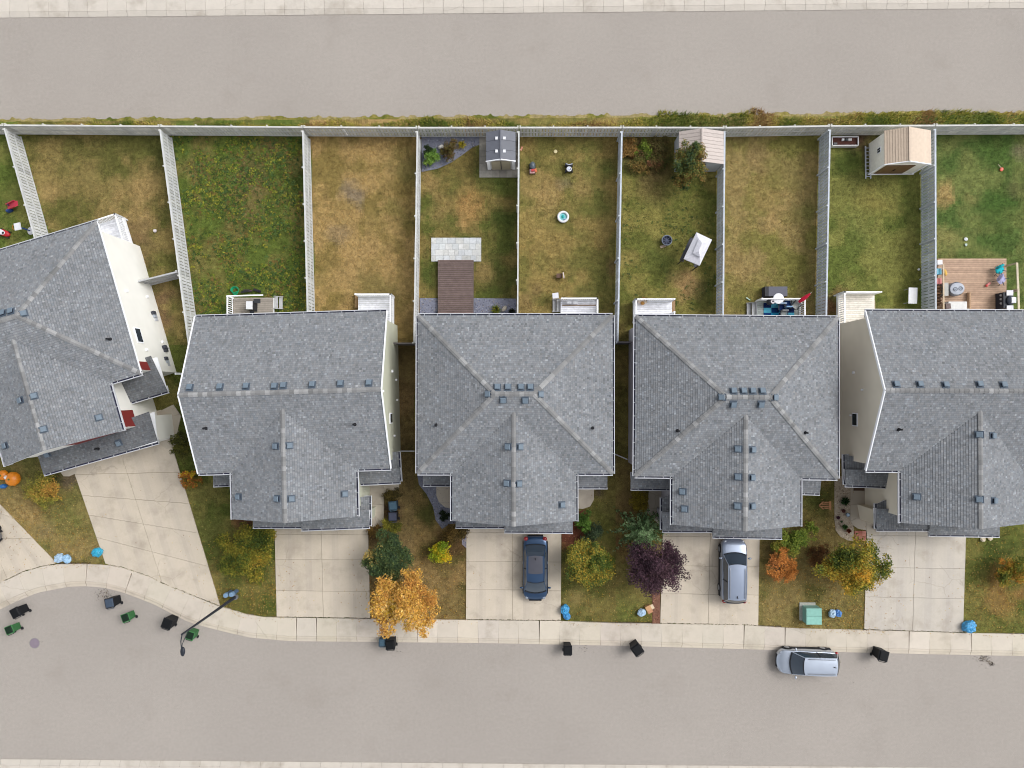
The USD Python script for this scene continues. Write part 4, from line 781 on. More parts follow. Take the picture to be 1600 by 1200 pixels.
# ------------------------------------------------------------------ cars
def car(label, L_, Wd_, zb, zr, paint, glassx, kind, loc, rz):
    """A car lofted from its plan and side outlines; front towards +x. glassx: windscreen base, windscreen top, rear glass top, rear glass base."""
    c = thing('parked_car', label, 'car', loc, rz); hw = Wd_ / 2; col = np.array(paint)
    xs = np.r_[np.linspace(-L_ / 2, -L_ / 2 + .35, 6), np.linspace(-L_ / 2 + .6, L_ / 2 - .75, 10), np.linspace(L_ / 2 - .5, L_ / 2, 6)]
    rows = []
    for x in xs:
        f = x / (L_ / 2); e = max(0, (abs(f) - .70) / .30); end = math.sqrt(max(0, 1 - (e ** 2.6) * (.86 if f > 0 else .66)))
        w = hw * end * (1 - .03 * abs(f)); wheel = 1.0
        if f > 0: h = zb - .30 * max(0, (f - .28) / .72) ** 1.7 - .16 * e ** 3
        else: h = zb + (.05 if kind != 'saloon' else -.04) - (.12 * e ** 3)
        z0 = .24 + .10 * e ** 2; zm = z0 + (h - z0) * .5
        half = [(w * .90, z0), (w * .985, z0 + .16), (w, zm), (w * .975, h - .10), (w * .90, h - .025), (w * .66, h + .012), (w * .33, h + .026), (0, h + .03)]
        rows.append([(x, y, z) for y, z in half] + [(x, -y, z) for y, z in half[-2::-1]])
    m = MB(); R = np.array(rows); m.grid(R, col); 
    for k in (0, -1): m.poly(R[k] if k else R[k][::-1], col)
    v, f, _ = m.arrays(); body = put('body', (v, f), PAINT[paint_key(paint)], c, smooth=40)
    g0, g1, g2, g3 = glassx; wb0, wt = hw * .86, hw * .66; n = 7
    def row(x, w, z, bow, crown):
        t = np.linspace(-1, 1, n); return np.stack([x + bow * (1 - t ** 2), w * t, z + crown * (1 - t ** 2)], 1)
    front_b, front_t = row(g0, wb0, zb + .0, .16, .015), row(g1, wt, zr - .035, .10, .035)
    rear_t, rear_b = row(g2, wt * .97, zr - .05, -.06, .03), row(g3, wb0 * .93, zb + .04, -.10, .01)
    put('windscreen', MB().grid([front_b, front_b * .5 + front_t * .5 + [.02, 0, .03], front_t]), 'car_glass', c, smooth=True)
    put('rear_window', MB().grid([rear_t, rear_t * .5 + rear_b * .5 + [-.02, 0, .03], rear_b]), 'car_glass', c, smooth=True)
    put('glass_seal', MB().tube(front_b + [.02, 0, .01], .035, 6), 'black_rubber', c); put('glass_seal', MB().tube(front_t + [0, 0, .012], .022, 6), 'black_rubber', c); put('glass_seal', MB().tube(rear_b + [-.01, 0, .01], .03, 6), 'black_rubber', c)
    mid = [row(g1 + (g2 - g1) * t, wt * (1 + .03 * math.sin(3.14 * t)), zr - .035 - .015 * t + .04 * math.sin(3.14 * t), .10 - .16 * t, .035) for t in np.linspace(0, 1, 7)]
    roof = put('roof', MB().grid(mid), PAINT[paint_key(paint)], c, smooth=True)
    for sd in (-1, 1):
        i = -1 if sd > 0 else 0
        lo = [front_b[i] * (1 - t) + rear_b[i] * t for t in np.linspace(0, 1, 9)]; hi = [r[i] for r in mid]
        hi = [front_t[i]] + [mid[k][i] for k in range(1, 6)] + [mid[6][i]]
        up = np.array(hi); low = np.array([[p[0] * .92 + .04 * q[0] + (q[0] - p[0]) * .04, sd * hw * .90, zb - .04] for p, q in zip(hi, hi)])
        low[0] = front_b[i]; low[-1] = rear_b[i]; low[1:-1, 0] = np.linspace(front_b[i][0], rear_b[i][0], 7)[1:-1]
        put('side_window', MB().grid([low, up]), 'car_glass', c)
        put('roof_frame', MB().tube([front_b[i] + [0, sd * .01, 0], *[u + [0, sd * .012, .008] for u in up], rear_b[i] + [0, sd * .01, 0]], .032, 6), PAINT[paint_key(paint)], c)
        xp = (g1 + g2) / 2; put('pillar', MB().bar((xp, sd * (wt + .02), zr - .05), (xp + .08, sd * (hw * .90), zb - .03), .07, .04), 'black_rubber', c)
        mr = put('mirror', MB().ball((g0 - .22, sd * (hw + .10), zb + .06), (.07, .13, .08), 2), PAINT[paint_key(paint)], c, smooth=True)
        put('side_shade_strip', MB().box((-.05, sd * (hw - .012), .40), (L_ * .80, .05, .34), 0), 'black_rubber', c)  # added black strip, so the lower sides look dark like reflected ground
        put('door_handle', MB().box((-.45, sd * (hw - .005), zb - .17), (.16, .03, .03), 0), 'rim_metal', c)
        put('headlight', MB().ball((L_ / 2 - .30, sd * hw * .68, zb - .30), (.16, .12, .05), 2), 'lamp_glass', c, smooth=True)
        put('tail_light', MB().ball((-L_ / 2 + .16, sd * hw * .76, zb - .10), (.14, .16, .12), 2), 'tail_red', c, smooth=True)
        for xw in (L_ * .31, -L_ * .29):
            w = put('wheel', MB().cyl((xw, sd * (hw - .20), .32), (xw, sd * (hw + .012), .32), .32, n=18), 'black_rubber', c, smooth=40)
            put('rim', MB().cyl((xw, sd * (hw - .05), .32), (xw, sd * (hw + .022), .32), .21, .19, n=10), 'rim_metal', w, smooth=40)
            put('wheel_arch', MB().tube([(xw + .37 * math.cos(a), sd * (hw - .012), .32 + .37 * math.sin(a)) for a in np.linspace(.1, 3.04, 9)], .03, 6), 'black_rubber', c)
    if kind == 'saloon':
        put('sunroof', MB().grid([r * [1, .84, 1] + [0, 0, .012] for r in mid[2:7]]), 'sunroof_glass', c, smooth=True)
    if kind == 'estate':
        for sd in (-1, 1): put('roof_rail', MB().tube([(g1 - .2, sd * wt * .86, zr + .0), (g1 - .35, sd * wt * .88, zr + .06), (g2 + .25, sd * wt * .86, zr + .05), (g2 + .1, sd * wt * .84, zr - .02)], .022, 6), 'rim_metal', c)
    ex = -L_ / 2; put('bumper', MB().box((ex + .02, 0, .42), (.10, hw * 1.25, .26), 0), 'black_rubber', c); put('grille', MB().box((L_ / 2 - .03, 0, .48), (.08, hw * 1.0, .18), 0), 'black_rubber', c)
    put('aerial', MB().bar((g2 + .25, 0, zr), (g2 + .10, 0, zr + .10), .04, .05), 'black_rubber', c)
    for i in (-1, 1): put('wiper', MB().bar((g0 + .06, i * .06, zb + .05), (g0 - .16, i * .55, zb + .15), .02, .02), 'black_rubber', c)
    return c
PAINT = {}
def paint_key(p): return tuple(round(float(x), 4) for x in p)
def paint(name, rgb, metal=.75, rough=.32):
    mat(name, A(*rgb), rough, var=.03, scale=2.0, metal=metal, spec=.5, coat=.8); k = paint_key(A(*rgb)); PAINT[k] = name; return k
mat('sunroof_glass', A(78, 78, 86), .35, var=.05, scale=3.0, spec=.4); mat('car_glass', A(46, 56, 66), .05, var=.05, scale=2.0, spec=.9); mat('lamp_glass', A(150, 156, 166), .15, var=.05, scale=9.0, spec=.8)
mat('tail_red', A(150, 28, 30), .2, var=.08, scale=9.0, spec=.7); mat('rim_metal', A(176, 178, 182), .3, var=.05, metal=.8)
BLUE, SILV, SILV2, GREY = paint('paint_blue', (46, 76, 110)), paint('paint_silver', (160, 170, 188), .85, .38), paint('paint_pale_silver', (204, 212, 224), .8, .32), paint('paint_grey', (120, 122, 128))
w = at(836.5, 889, .9); car('dark blue saloon with a black sunroof, nose towards the street', 4.72, 1.82, .92, 1.45, BLUE, (1.52, .74, -1.05, -1.72), 'saloon', (w[0], w[1], .12), -math.pi / 2)
w = at(1146, 891, .8); car('silver estate car parked nose to the garage on the right driveway', 4.66, 1.88, 1.02, 1.66, SILV, (1.18, .58, -1.85, -2.16), 'estate', (w[0], w[1], .12), math.pi / 2 - .015)
w = at(1262, 1035, .8); car('pale silver hatchback parked in the street at the kerb', 4.32, 1.80, 1.0, 1.60, SILV2, (1.18, .52, -1.75, -2.02), 'estate', (w[0], w[1], 0.01), math.pi - .02)
w = at(-43, 818, .8); car('grey car on the far left driveway, only its tail in view', 4.5, 1.8, .95, 1.5, GREY, (1.0, .4, -1.3, -1.9), 'hatch', (w[0], w[1], .12), math.radians(135))

# ------------------------------------------------------------------ street things
mat('bin_plastic', tint=True, rough=.6, var=.10, scale=7.0, spec=.22)
def bin_(label, body, lid, loc, rz, s=1.0, group=None):
    b = thing('wheelie_bin', label, 'wheelie bin', loc, rz)
    m = MB(); q = [(-.22, -.24), (.22, -.24), (.22, .24), (-.22, .24)]
    put('body', MB().box((0, 0, .55 * s), (.62 * s, .66 * s, .98 * s), math.pi, body, 1.0) if False else MB().raw([*[(x * .86 * s, y * .86 * s, .06) for x, y in ((-.29, -.31), (.29, -.31), (.29, .31), (-.29, .31))], *[(x * s, y * s, 1.02 * s) for x, y in ((-.29, -.31), (.29, -.31), (.29, .31), (-.29, .31))]], [[0, 3, 2, 1], [0, 1, 5, 4], [1, 2, 6, 5], [2, 3, 7, 6], [3, 0, 4, 7]], np.array(A(*body))), 'bin_plastic', b, tint=True)
    put('rim', MB().box((0, 0, 1.0 * s), (.64 * s, .68 * s, .06), 0, np.array(A(*body)) * 1.6), 'bin_plastic', b, tint=True)
    put('lid', MB().box((0, .01, 1.06 * s), (.58 * s, .60 * s, .07), 0, np.array(A(*lid)), .80), 'bin_plastic', b, tint=True)
    put('handle', MB().tube([(-.24 * s, -.40 * s, .98 * s), (.24 * s, -.40 * s, .98 * s)], .022, 8, np.array(A(*lid))), 'bin_plastic', b, tint=True)
    for i in (-1, 1):
        put('handle_arm', MB().bar((i * .22 * s, -.30 * s, .98 * s), (i * .22 * s, -.40 * s, .98 * s), .04, .04, np.array(A(*lid))), 'bin_plastic', b, tint=True)
        put('wheel', MB().cyl((i * .27, -.30 * s, .11), (i * .33, -.30 * s, .11), .11, n=12), 'black_rubber', b)
    return b
BK, BKL, GN, GNL, BL, BLL = (17, 18, 22), (9, 10, 13), (56, 106, 62), (14, 38, 21), (38, 56, 68), (74, 100, 116)
for px, py, bd, ld, rz, lab, s in [
    (25, 957, BK, BKL, .5, 'black wheelie bin on the turning bulb, furthest left', 1.05), (13, 985, GN, GNL, .4, 'green wheelie bin on the turning bulb, furthest left', .9),
    (172, 942, BK, (70, 82, 98), .2, 'black wheelie bin with shiny bluish lid near the kerb of the bulb', 1.05), (195, 966, GN, GNL, .35, 'green wheelie bin in the bulb right of the shiny-lidded one', .9),
    (262, 974, BK, BKL, -.35, 'black wheelie bin at the kerb left of the street lamp head', 1.1), (296, 994, GN, GNL, -.3, 'green wheelie bin under the street lamp arm', .9),
    (597, 1005, BL, BLL, .0, 'dark blue-green wheelie bin under the edge of the golden tree', .85), (610, 1007, BK, BKL, .05, 'black wheelie bin with litter on its lid below the golden tree', 1.05),
    (887, 1016, BK, BKL, .0, 'black wheelie bin alone at the kerb below the sedan driveway', 1.0), (995, 1014, BK, BKL, .62, 'black wheelie bin turned askew at the kerb below the purple tree', 1.15),
    (1379, 1024, BK, BKL, -.25, 'black wheelie bin at the kerb right of the street-parked car', 1.1), (614, 790, BL, BLL, .1, 'dark teal wheelie bin beside the house path, the upper of two', .95), (614, 807, BK, (70, 74, 90), .05, 'black wheelie bin beside the house path, the lower of two', 1.0)]:
    w = at(px, py, 1.0); bin_(lab, bd, ld, (w[0], w[1], .12 if py < 850 else .01), rz, s)
for dx, dy, c_ in ((-.1, .05, (220, 190, 140)), (.1, .02, (196, 150, 90)), (0, -.1, (236, 226, 210))): pass
# street lamp
B_, T_ = at(369, 932, 0), at(283.5, 988.5, 8.1); lampz = 8.1
sl_ = thing('street_lamp', 'tall dark street lamp with curved bracket arm over the bulb', 'street lamp', (B_[0], B_[1], 0))
top_ = np.array([B_[0] * .5 + T_[0] * .5, B_[1] * .5 + T_[1] * .5, 0]); P0 = np.array([T_[0], T_[1], 0])
P0 = np.array([B_[0], B_[1], 0.0])
put('base', MB().cyl(P0 + [0, 0, .05], P0 + [0, 0, .22], .21, .20, n=16), 'rim_metal', sl_, world=True)
put('pole', MB().tube([P0 + [0, 0, .2], P0 + [0, 0, 2.5], P0 + [0, 0, lampz]], [.115, .10, .062], 12), 'dark_metal', sl_, world=True, smooth=40)
Hd = at(285.5, 1018, lampz + .1); arm0 = P0 + [0, 0, lampz - .05]
dir_ = Hd - arm0; dir_[2] = 0
put('arm', MB().tube([arm0, arm0 + dir_ * .35 + [0, 0, .25], arm0 + dir_ * .7 + [0, 0, .26], Hd + [0, 0, .05]], [.035, .035, .03, .03], 8), 'dark_metal', sl_, world=True)
put('brace', MB().tube([P0 + [0, 0, lampz - 1.1], arm0 + dir_ * .22 + [0.0, 0, -.45], arm0 + dir_ * .55 + [0, 0, .10], arm0 + dir_ * .75 + [0, 0, .2]], .022, 8), 'dark_metal', sl_, world=True)
put('lamp_head', MB().ball(Hd, (.15, .30, .11), 2), 'dark_metal', sl_, world=True, smooth=True); put('lens', MB().ball(Hd - [0, 0, .06], (.12, .22, .09), 2), 'lamp_glass', sl_, world=True, smooth=True)
for px, py, lab in ((352.5, 930.5, 'left of the pair at the foot of the street lamp'), (361.5, 929, 'right of the pair at the foot of the street lamp')):
    w = at(px, py, 1.0); t = thing('utility_pedestal', 'blue-grey domed utility pedestal, ' + lab, 'utility pedestal', (w[0], w[1], .08))
    put('post', MB().cyl((0, 0, -.08), (0, 0, .72), .15, n=14, col=np.array(A(74, 96, 122))), 'plastic', t, tint=True, smooth=False); put('dome', MB().lathe([(.17, .70), (.18, .80), (.18, .92), (.16, .98), (.08, 1.0), (0.001, 1.0)], n=16, col=np.array(A(128, 158, 186))), 'plastic', t, tint=True)
w = at(1271, 962.5, .8); t = thing('utility_box', 'turquoise-green metal utility box with ridged lid on the front lawn', 'utility box', (w[0], w[1], .08))
g = np.array(A(146, 200, 184)); put('base_pad', MB().box((-.15, .12, .02), (1.15, 1.30, .12), 0, np.array(A(196, 196, 184))), 'stone', t, tint=True)
put('cabinet', MB().box((0, 0, .42), (1.05, 1.15, .74), 0, g * .72), 'painted', t, tint=True)
for i in (-1, 1): put('lid', MB().box((0, i * .295, .82), (1.12, .585, .07), 0, g * (1.0 if i > 0 else 1.06), .97), 'painted', t, tint=True)
put('lock', MB().box((0, -.60, .5), (.10, .05, .14), 0), 'dark_metal', t)
def bag(label, px, py, r, col, seed, h=.7):
    w = at(px, py, .3); m = MB(); m.ball((0, 0, r * h * .8), (r, r * .85, r * h), 4, np.array(A(*col)), seed, .28); m.v[0] *= 1 + .16 * (meshkit.fbm(m.v[0] / r * 3.2 + seed, 3, seed)[:, None] - .5) * 2
    t = thing('rubbish_bag', label, 'rubbish bag', (w[0], w[1], .07), seed * 1.1); put('bag', m, 'bag_plastic', t, tint=True)
    put('knot', MB().ball((.05, 0, r * h * 1.62), (.07, .05, .09), 1, np.array(A(*col)) * .9, seed, .3), 'bag_plastic', t, tint=True); return t
mat('bag_plastic', tint=True, rough=.22, var=.22, scale=5.0, fine=.2, fscale=14.0, bump=1.0, spec=.7)
PB, TQ, BB = (176, 204, 226), (40, 168, 202), (56, 158, 212)
bag('pale blue rubbish bag at the bulb kerb, left of two', 92, 872, .36, PB, 1); bag('pale blue rubbish bag at the bulb kerb, right of two', 104, 873.5, .33, (160, 200, 230), 2)
bag('single turquoise rubbish bag on the grass by the slanting driveway', 152, 863, .40, TQ, 3)
bag('bright blue rubbish bag beside the sedan driveway, upper of two', 882.5, 952, .36, BB, 4, .9); bag('bright blue rubbish bag beside the sedan driveway, lower of two', 885.5, 963, .30, (40, 140, 200), 5)
bag('pale blue rubbish bag next to the cardboard box below the purple tree', 1003, 957.5, .32, PB, 6); bag('pale blue rubbish bag right of the turquoise utility box', 1301, 959, .30, PB, 7); bag('small bright blue rubbish bag tucked behind the pale one by the utility box', 1310, 958.5, .27, (70, 130, 200), 8)
bag('large bright blue rubbish bag at the corner of the rightmost driveway', 1513, 979, .48, BB, 9)
w = at(1013, 950, .3); t = thing('cardboard_box', 'open cardboard box leaning by the mulch strip', 'cardboard box', (w[0], w[1], .07), .5)
put('carton', MB().box((0, 0, .16), (.40, .34, .32), 0, np.array(A(216, 168, 120))), 'painted', t, tint=True); put('flap', MB().box((.30, -.04, .28), (.22, .34, .012), 0, np.array(A(238, 214, 180))), 'painted', t, tint=True); put('flap', MB().box((0, -.28, .30), (.38, .2, .012), 0, np.array(A(206, 150, 110))), 'painted', t, tint=True)
# ------------------------------------------------------------------ yard things
def C_(*a): return np.array(A(*a))
def small(name, label, cat, px, py, z=.3, rz=0.0, zb=.07):
    w = at(px, py, z); return thing(name, label, cat, (w[0], w[1], zb), rz)
def pt(t, name, mb, mt='plastic', **k): return put(name, mb, mt, t, tint=True, **k)
t = small('toy_slide', 'red plastic toddler slide with blue ladder', 'toy slide', 20, 321, .4, .12)
pt(t, 'chute', MB().raw([(-.62, -.2, .05), (-.62, .2, .05), (.35, .2, .62), (.35, -.2, .62), (.62, -.2, .64), (.62, .2, .64)], [[0, 3, 2, 1], [3, 4, 5, 2]], C_(206, 52, 74)))
for i in (-1, 1): pt(t, 'side_rail', MB().bar((-.64, i * .22, .12), (.40, i * .22, .70), .05, .14, C_(214, 60, 80))); pt(t, 'ladder_leg', MB().bar((-.45, i * .2 - .15, .0), (-.30, i * .2 - .10, .45), .06, .06, C_(36, 70, 130)))
pt(t, 'ladder', MB().box((-.40, -.30, .18), (.34, .16, .34), .3, C_(34, 66, 126)))
t = small('ride_on_car', 'red and white plastic ride-on car', 'toy car', 6, 364, .3, -.35)
pt(t, 'body', MB().ball((0, 0, .25), (.52, .24, .2), 3, C_(196, 30, 44), 3, .1), smooth=False); pt(t, 'roof', MB().ball((-.12, 0, .42), (.36, .19, .09), 2, C_(244, 244, 246))); pt(t, 'seat', MB().ball((.12, 0, .45), (.08, .10, .08), 2, C_(30, 30, 36)))
for i in (-1, 1):
    for j in (-1, 1): pt(t, 'wheel', MB().cyl((i * .3, j * .2, .12), (i * .3, j * .27, .12), .12, n=12, col=C_(30, 30, 34)))
t = small('toy_basketball_hoop', 'toy basketball hoop with white backboard and blue pole', 'basketball hoop', 50, 361.5, 0, 0)
pt(t, 'pole', MB().tube([(0, 0, .1), (0, 0, 1.36)], .05, 10, C_(28, 72, 150))); pt(t, 'base', MB().ball((0, 0, .08), (.24, .3, .09), 2, C_(236, 236, 240))); pt(t, 'backboard', MB().box((0, 0, 1.40), (.46, .52, .08), .2, C_(240, 240, 242))); pt(t, 'hoop', MB().tube([(.12 + .0 + .16 * math.cos(a) - .5, .16 * math.sin(a), 1.22) for a in np.linspace(0, 6.28, 13)], .014, 6, C_(230, 110, 40)))
t = small('ball', 'small white ball on the dry lawn below the slanting divider', 'ball', 243, 361, .1); pt(t, 'ball_skin', MB().ball((0, 0, .12), (.13, .13, .13), 3, C_(236, 226, 222)), smooth=False)
t = small('garden_hose', 'coiled bright green garden hose by the small grey deck', 'garden hose', 367, 455, .2)
for k in range(5): pt(t, 'coil', MB().tube([((.22 + .02 * k) * math.cos(a) * (1 + .1 * math.sin(3 * a + k)), (.27 - .015 * k) * math.sin(a) + .03 * k, .05 + .035 * k + .02 * math.sin(2 * a + k)) for a in np.linspace(0, 6.28, 25)], .022, 6, C_(26, 168, 116)))
t = small('scrap_pile', 'heap of black scrap and tools lying against the small grey deck', 'scrap pile', 393, 455, .2)
for k in range(7): pt(t, 'scrap_piece', MB().box((rng.uniform(-.55, .5), rng.uniform(-.08, .1), .1 + .03 * k), (rng.uniform(.25, .6), rng.uniform(.05, .2), .08), rng.uniform(-.5, .5), C_(*[(34, 30, 34), (54, 44, 48), (28, 28, 32), (90, 70, 66)][k % 4])))
t = small('grill', 'covered grill with white top and black stand on the small grey deck', 'grill', 389.5, 477, 1.5, 0, .62)
pt(t, 'cabinet', MB().box((0, 0, .4), (.50, .66, .8), 0, C_(30, 32, 38)), 'painted'); pt(t, 'top_cover', MB().box((0, 0, .90), (.46, .62, .12), 0, C_(246, 246, 248), .92)); pt(t, 'side_shelf', MB().box((.46, .35, .62), (.50, .30, .05), 0, C_(60, 62, 66)), 'painted'); pt(t, 'side_shelf', MB().box((.1, -.52, .66), (.3, .24, .05), 0, C_(40, 42, 46)), 'painted')
t = small('stool', 'white plastic stool on the white deck, left of two', 'stool', 889.5, 470.5, 1.1, 0, .62); st0 = t
pt(t, 'seat', MB().box((0, 0, .42), (.34, .34, .05), 0, C_(248, 248, 250)))
for i in (-1, 1):
    for j in (-1, 1): pt(t, 'leg', MB().box((i * .13, j * .13, .2), (.05, .05, .4), 0, C_(240, 240, 244)))
w = at(899.5, 470.5, 1.1); dup(st0, 'white plastic stool on the white deck, right of two', (w[0], w[1], .62))
t = small('side_table', 'small white square table standing at the steps of the white deck', 'side table', 868, 462, .9, .1)
pt(t, 'table_top', MB().box((0, 0, .84), (.44, .40, .05), 0, C_(238, 238, 242)))
for i in (-1, 1):
    for j in (-1, 1): pt(t, 'leg', MB().box((i * .18, j * .16, .42), (.05, .05, .84), 0, C_(225, 225, 230)))
t = small('soft_toy_heap', 'heap of cream and brown soft toys in the corner of the white deck', 'soft toys', 1005, 471.5, 1, 0, .7)
for k, (dx, dy, c) in enumerate([(-.25, .05, (246, 226, 206)), (-.02, -.08, (214, 160, 90)), (.15, .02, (232, 214, 190)), (.26, .18, (98, 72, 50)), (-.1, .16, (250, 240, 230)), (.05, .22, (150, 104, 60))]): pt(t, 'soft_toy', MB().ball((dx, dy, .16), (.15, .13, .15), 2, C_(*c), k, .2), 'fabric')
# stone patio garden
t = small('rock', 'white angular rock in the gravel corner bed', 'rock', 690, 231, .1, .4, .1); pt(t, 'stone_face', MB().ball((0, 0, .12), (.22, .17, .17), 2, C_(240, 236, 226), 4, .3), 'stone')
t = small('rock', 'pale oval rock in the gravel strip beside a small grassy shrub', 'rock', 788, 482.5, .1, .9, .1); pt(t, 'stone_face', MB().ball((0, 0, .11), (.25, .15, .15), 2, C_(206, 196, 178), 6, .2), 'stone')
t = small('slide_toy', 'grey and red plastic rocker toy near the stone patio garden divider', 'rocker toy', 832, 263, .3)
pt(t, 'shell', MB().ball((0, .18, .28), (.20, .30, .24), 3, C_(86, 98, 106), 2, .08)); pt(t, 'seat', MB().box((-.02, -.24, .20), (.36, .26, .24), 0, C_(226, 178, 176))); pt(t, 'seat_back', MB().box((.02, -.20, .40), (.22, .16, .12), .1, C_(206, 60, 64))); pt(t, 'handle', MB().box((.24, -.18, .28), (.16, .24, .16), .3, C_(222, 120, 70)))
for j in (-1, 1): pt(t, 'runner', MB().bar((j * .2, -.4, .04), (j * .2, .42, .04), .05, .08, C_(46, 48, 54)))
t = small('ride_on_quad', 'black and white ride-on toy quad', 'toy quad', 889, 262, .3)
pt(t, 'body', MB().box((0, 0, .26), (.40, .56, .26), 0, C_(30, 32, 40), .8)); pt(t, 'fender', MB().tube([(.15 * math.cos(a), -.16 + .15 * math.sin(a), .42) for a in np.linspace(0, 6.28, 17)], .045, 8, C_(238, 240, 246))); pt(t, 'seat', MB().ball((-.03, -.14, .44), (.10, .11, .05), 2, C_(222, 228, 246))); pt(t, 'handlebar', MB().tube([(-.24, .20, .50), (0, .12, .55), (.24, .20, .50)], .03, 8, C_(206, 210, 222)))
for i in (-1, 1):
    for j in (-1, 1): pt(t, 'wheel', MB().cyl((i * .19, j * .22, .15), (i * .28, j * .22, .15), .15, n=12, col=C_(24, 24, 28)))
t = small('flying_disc', 'small pale yellow disc lying on the lawn behind the toy quad', 'flying disc', 868, 237, .05); pt(t, 'disc', MB().lathe([(.001, .06), (.10, .06), (.13, .045), (.135, .01)], n=18, col=C_(238, 222, 170)))
t = small('paddling_pool', 'small round white-rimmed paddling pool with turquoise inside', 'paddling pool', 880, 338.5, .3)
pt(t, 'rim', MB().tube([(.36 * math.cos(a), .36 * math.sin(a), .20) for a in np.linspace(0, 6.2832, 29)], .085, 10, C_(250, 250, 250)), smooth=False); pt(t, 'wall', MB().lathe([(.40, .0), (.42, .10), (.40, .2)], n=28, col=C_(226, 236, 240))); pt(t, 'pool_floor', MB().lathe([(.001, .14), (.30, .13), (.34, .18)], n=24, col=C_(150, 226, 230))); pt(t, 'pool_toy', MB().ball((.0, .02, .19), (.11, .13, .06), 2, C_(20, 176, 172), 1, .3)); pt(t, 'pool_toy', MB().ball((.12, -.20, .21), (.10, .05, .04), 2, C_(150, 160, 200), 2, .3))
t = small('toy_bench', 'small brown bench with white backrest on the paddling pool lawn', 'bench', 876, 431, .3)
pt(t, 'seat', MB().box((-.10, 0, .28), (.42, .32, .06), .0, C_(118, 92, 80)), 'deck_wood'); pt(t, 'backrest', MB().box((.20, 0, .40), (.08, .42, .34), .12, C_(226, 208, 202)))
for i in (-1, 1):
    for j in (-1, 1): pt(t, 'leg', MB().box((-.1 + i * .17, j * .12, .13), (.05, .05, .26), 0, C_(70, 58, 54)), 'deck_wood')
t = small('toy_spade', 'orange plastic spade leaning on the divider fence near the grey shed', 'spade', 815, 232, .4, .9); pt(t, 'blade', MB().box((0, 0, .3), (.30, .12, .05), .3, C_(226, 150, 120))); pt(t, 'shaft', MB().bar((-.05, 0, .3), (-.45, .02, .75), .03, .03, C_(226, 180, 160)))
# gazebo lawn
t = small('fire_pit', 'round black metal fire pit with a spoked grate', 'fire pit', 1041.5, 376, .3)
pt(t, 'bowl', MB().lathe([(.001, .16), (.22, .18), (.33, .34), (.37, .36), (.37, .32), (.25, .10)], n=24, col=C_(58, 62, 76)), 'painted'); pt(t, 'rim', MB().tube([(.36 * math.cos(a), .36 * math.sin(a), .36) for a in np.linspace(0, 6.2832, 25)], .035, 8, C_(128, 136, 150)), 'painted')
for k in range(4): pt(t, 'grate_bar', MB().bar((-.3 * math.cos(k * .785), -.3 * math.sin(k * .785), .33), (.3 * math.cos(k * .785), .3 * math.sin(k * .785), .33), .03, .02, C_(92, 100, 128)), 'painted')
for k in range(3): pt(t, 'leg', MB().bar((.22 * math.cos(k * 2.09), .22 * math.sin(k * 2.09), .12), (.34 * math.cos(k * 2.09), .34 * math.sin(k * 2.09), 0), .04, .04, C_(50, 52, 58)), 'painted')
t = small('paving_stone', 'loose tan paving stone beside the fire pit', 'paving stone', 1036, 385, .1, .3, .06); pt(t, 'stone_face', MB().box((0, 0, .04), (.42, .18, .09), 0, C_(206, 184, 160)), 'stone')
gq = [at(*p, 2.2)[:2] for p in ((1088.3, 363), (1112.6, 374.5), (1093.3, 415), (1068.5, 404.3))]; gc = sum(gq) / 4
t = thing('grill_gazebo', 'small white grill gazebo with two-tier canopy, standing askew on the lawn', 'gazebo', (*gc, .07))
Q = [np.array([*(q - gc), 2.13]) for q in gq]; Ri = [q * [.36, .50, 1] + [0, 0, .34] for q in Q]; wh = C_(238, 236, 242)
for i in range(4): pt(t, 'canopy_panel', MB().raw([Q[i], Q[(i + 1) % 4], Ri[(i + 1) % 4], Ri[i], Q[i] - [0, 0, .14], Q[(i + 1) % 4] - [0, 0, .14]], [[0, 1, 2], [0, 2, 3], [4, 5, 1], [4, 1, 0]], wh), 'fabric')
T0 = [q * [.46, .56, 1] + [0, 0, .38] for q in Q]; e1, e2 = (T0[0] + T0[1]) / 2, (T0[2] + T0[3]) / 2; e1, e2 = e1 * [.55, .55, 1] + [0, 0, .26], e2 * [.55, .55, 1] + [0, 0, .26]
for f in ([T0[0], T0[1], e1], [T0[1], T0[2], e2, e1], [T0[2], T0[3], e2], [T0[3], T0[0], e1, e2]): pt(t, 'top_canopy_panel', MB().poly(f, wh * 1.0), 'fabric')
for q in Q: pt(t, 'leg', MB().bar((q[0] * .95, q[1] * .95, 0), (q[0] * .95, q[1] * .95, 2.1), .06, .06, C_(34, 34, 40)), 'painted')
for i in (0, 2): a_, b_ = Q[i + 1] * [.9, .9, 0], Q[(i + 2) % 4] * [.9, .9, 0]; pt(t, 'shelf', MB().bar(a_ + [0, 0, .9], b_ + [0, 0, .9], .30, .04, C_(70, 70, 78)), 'painted')
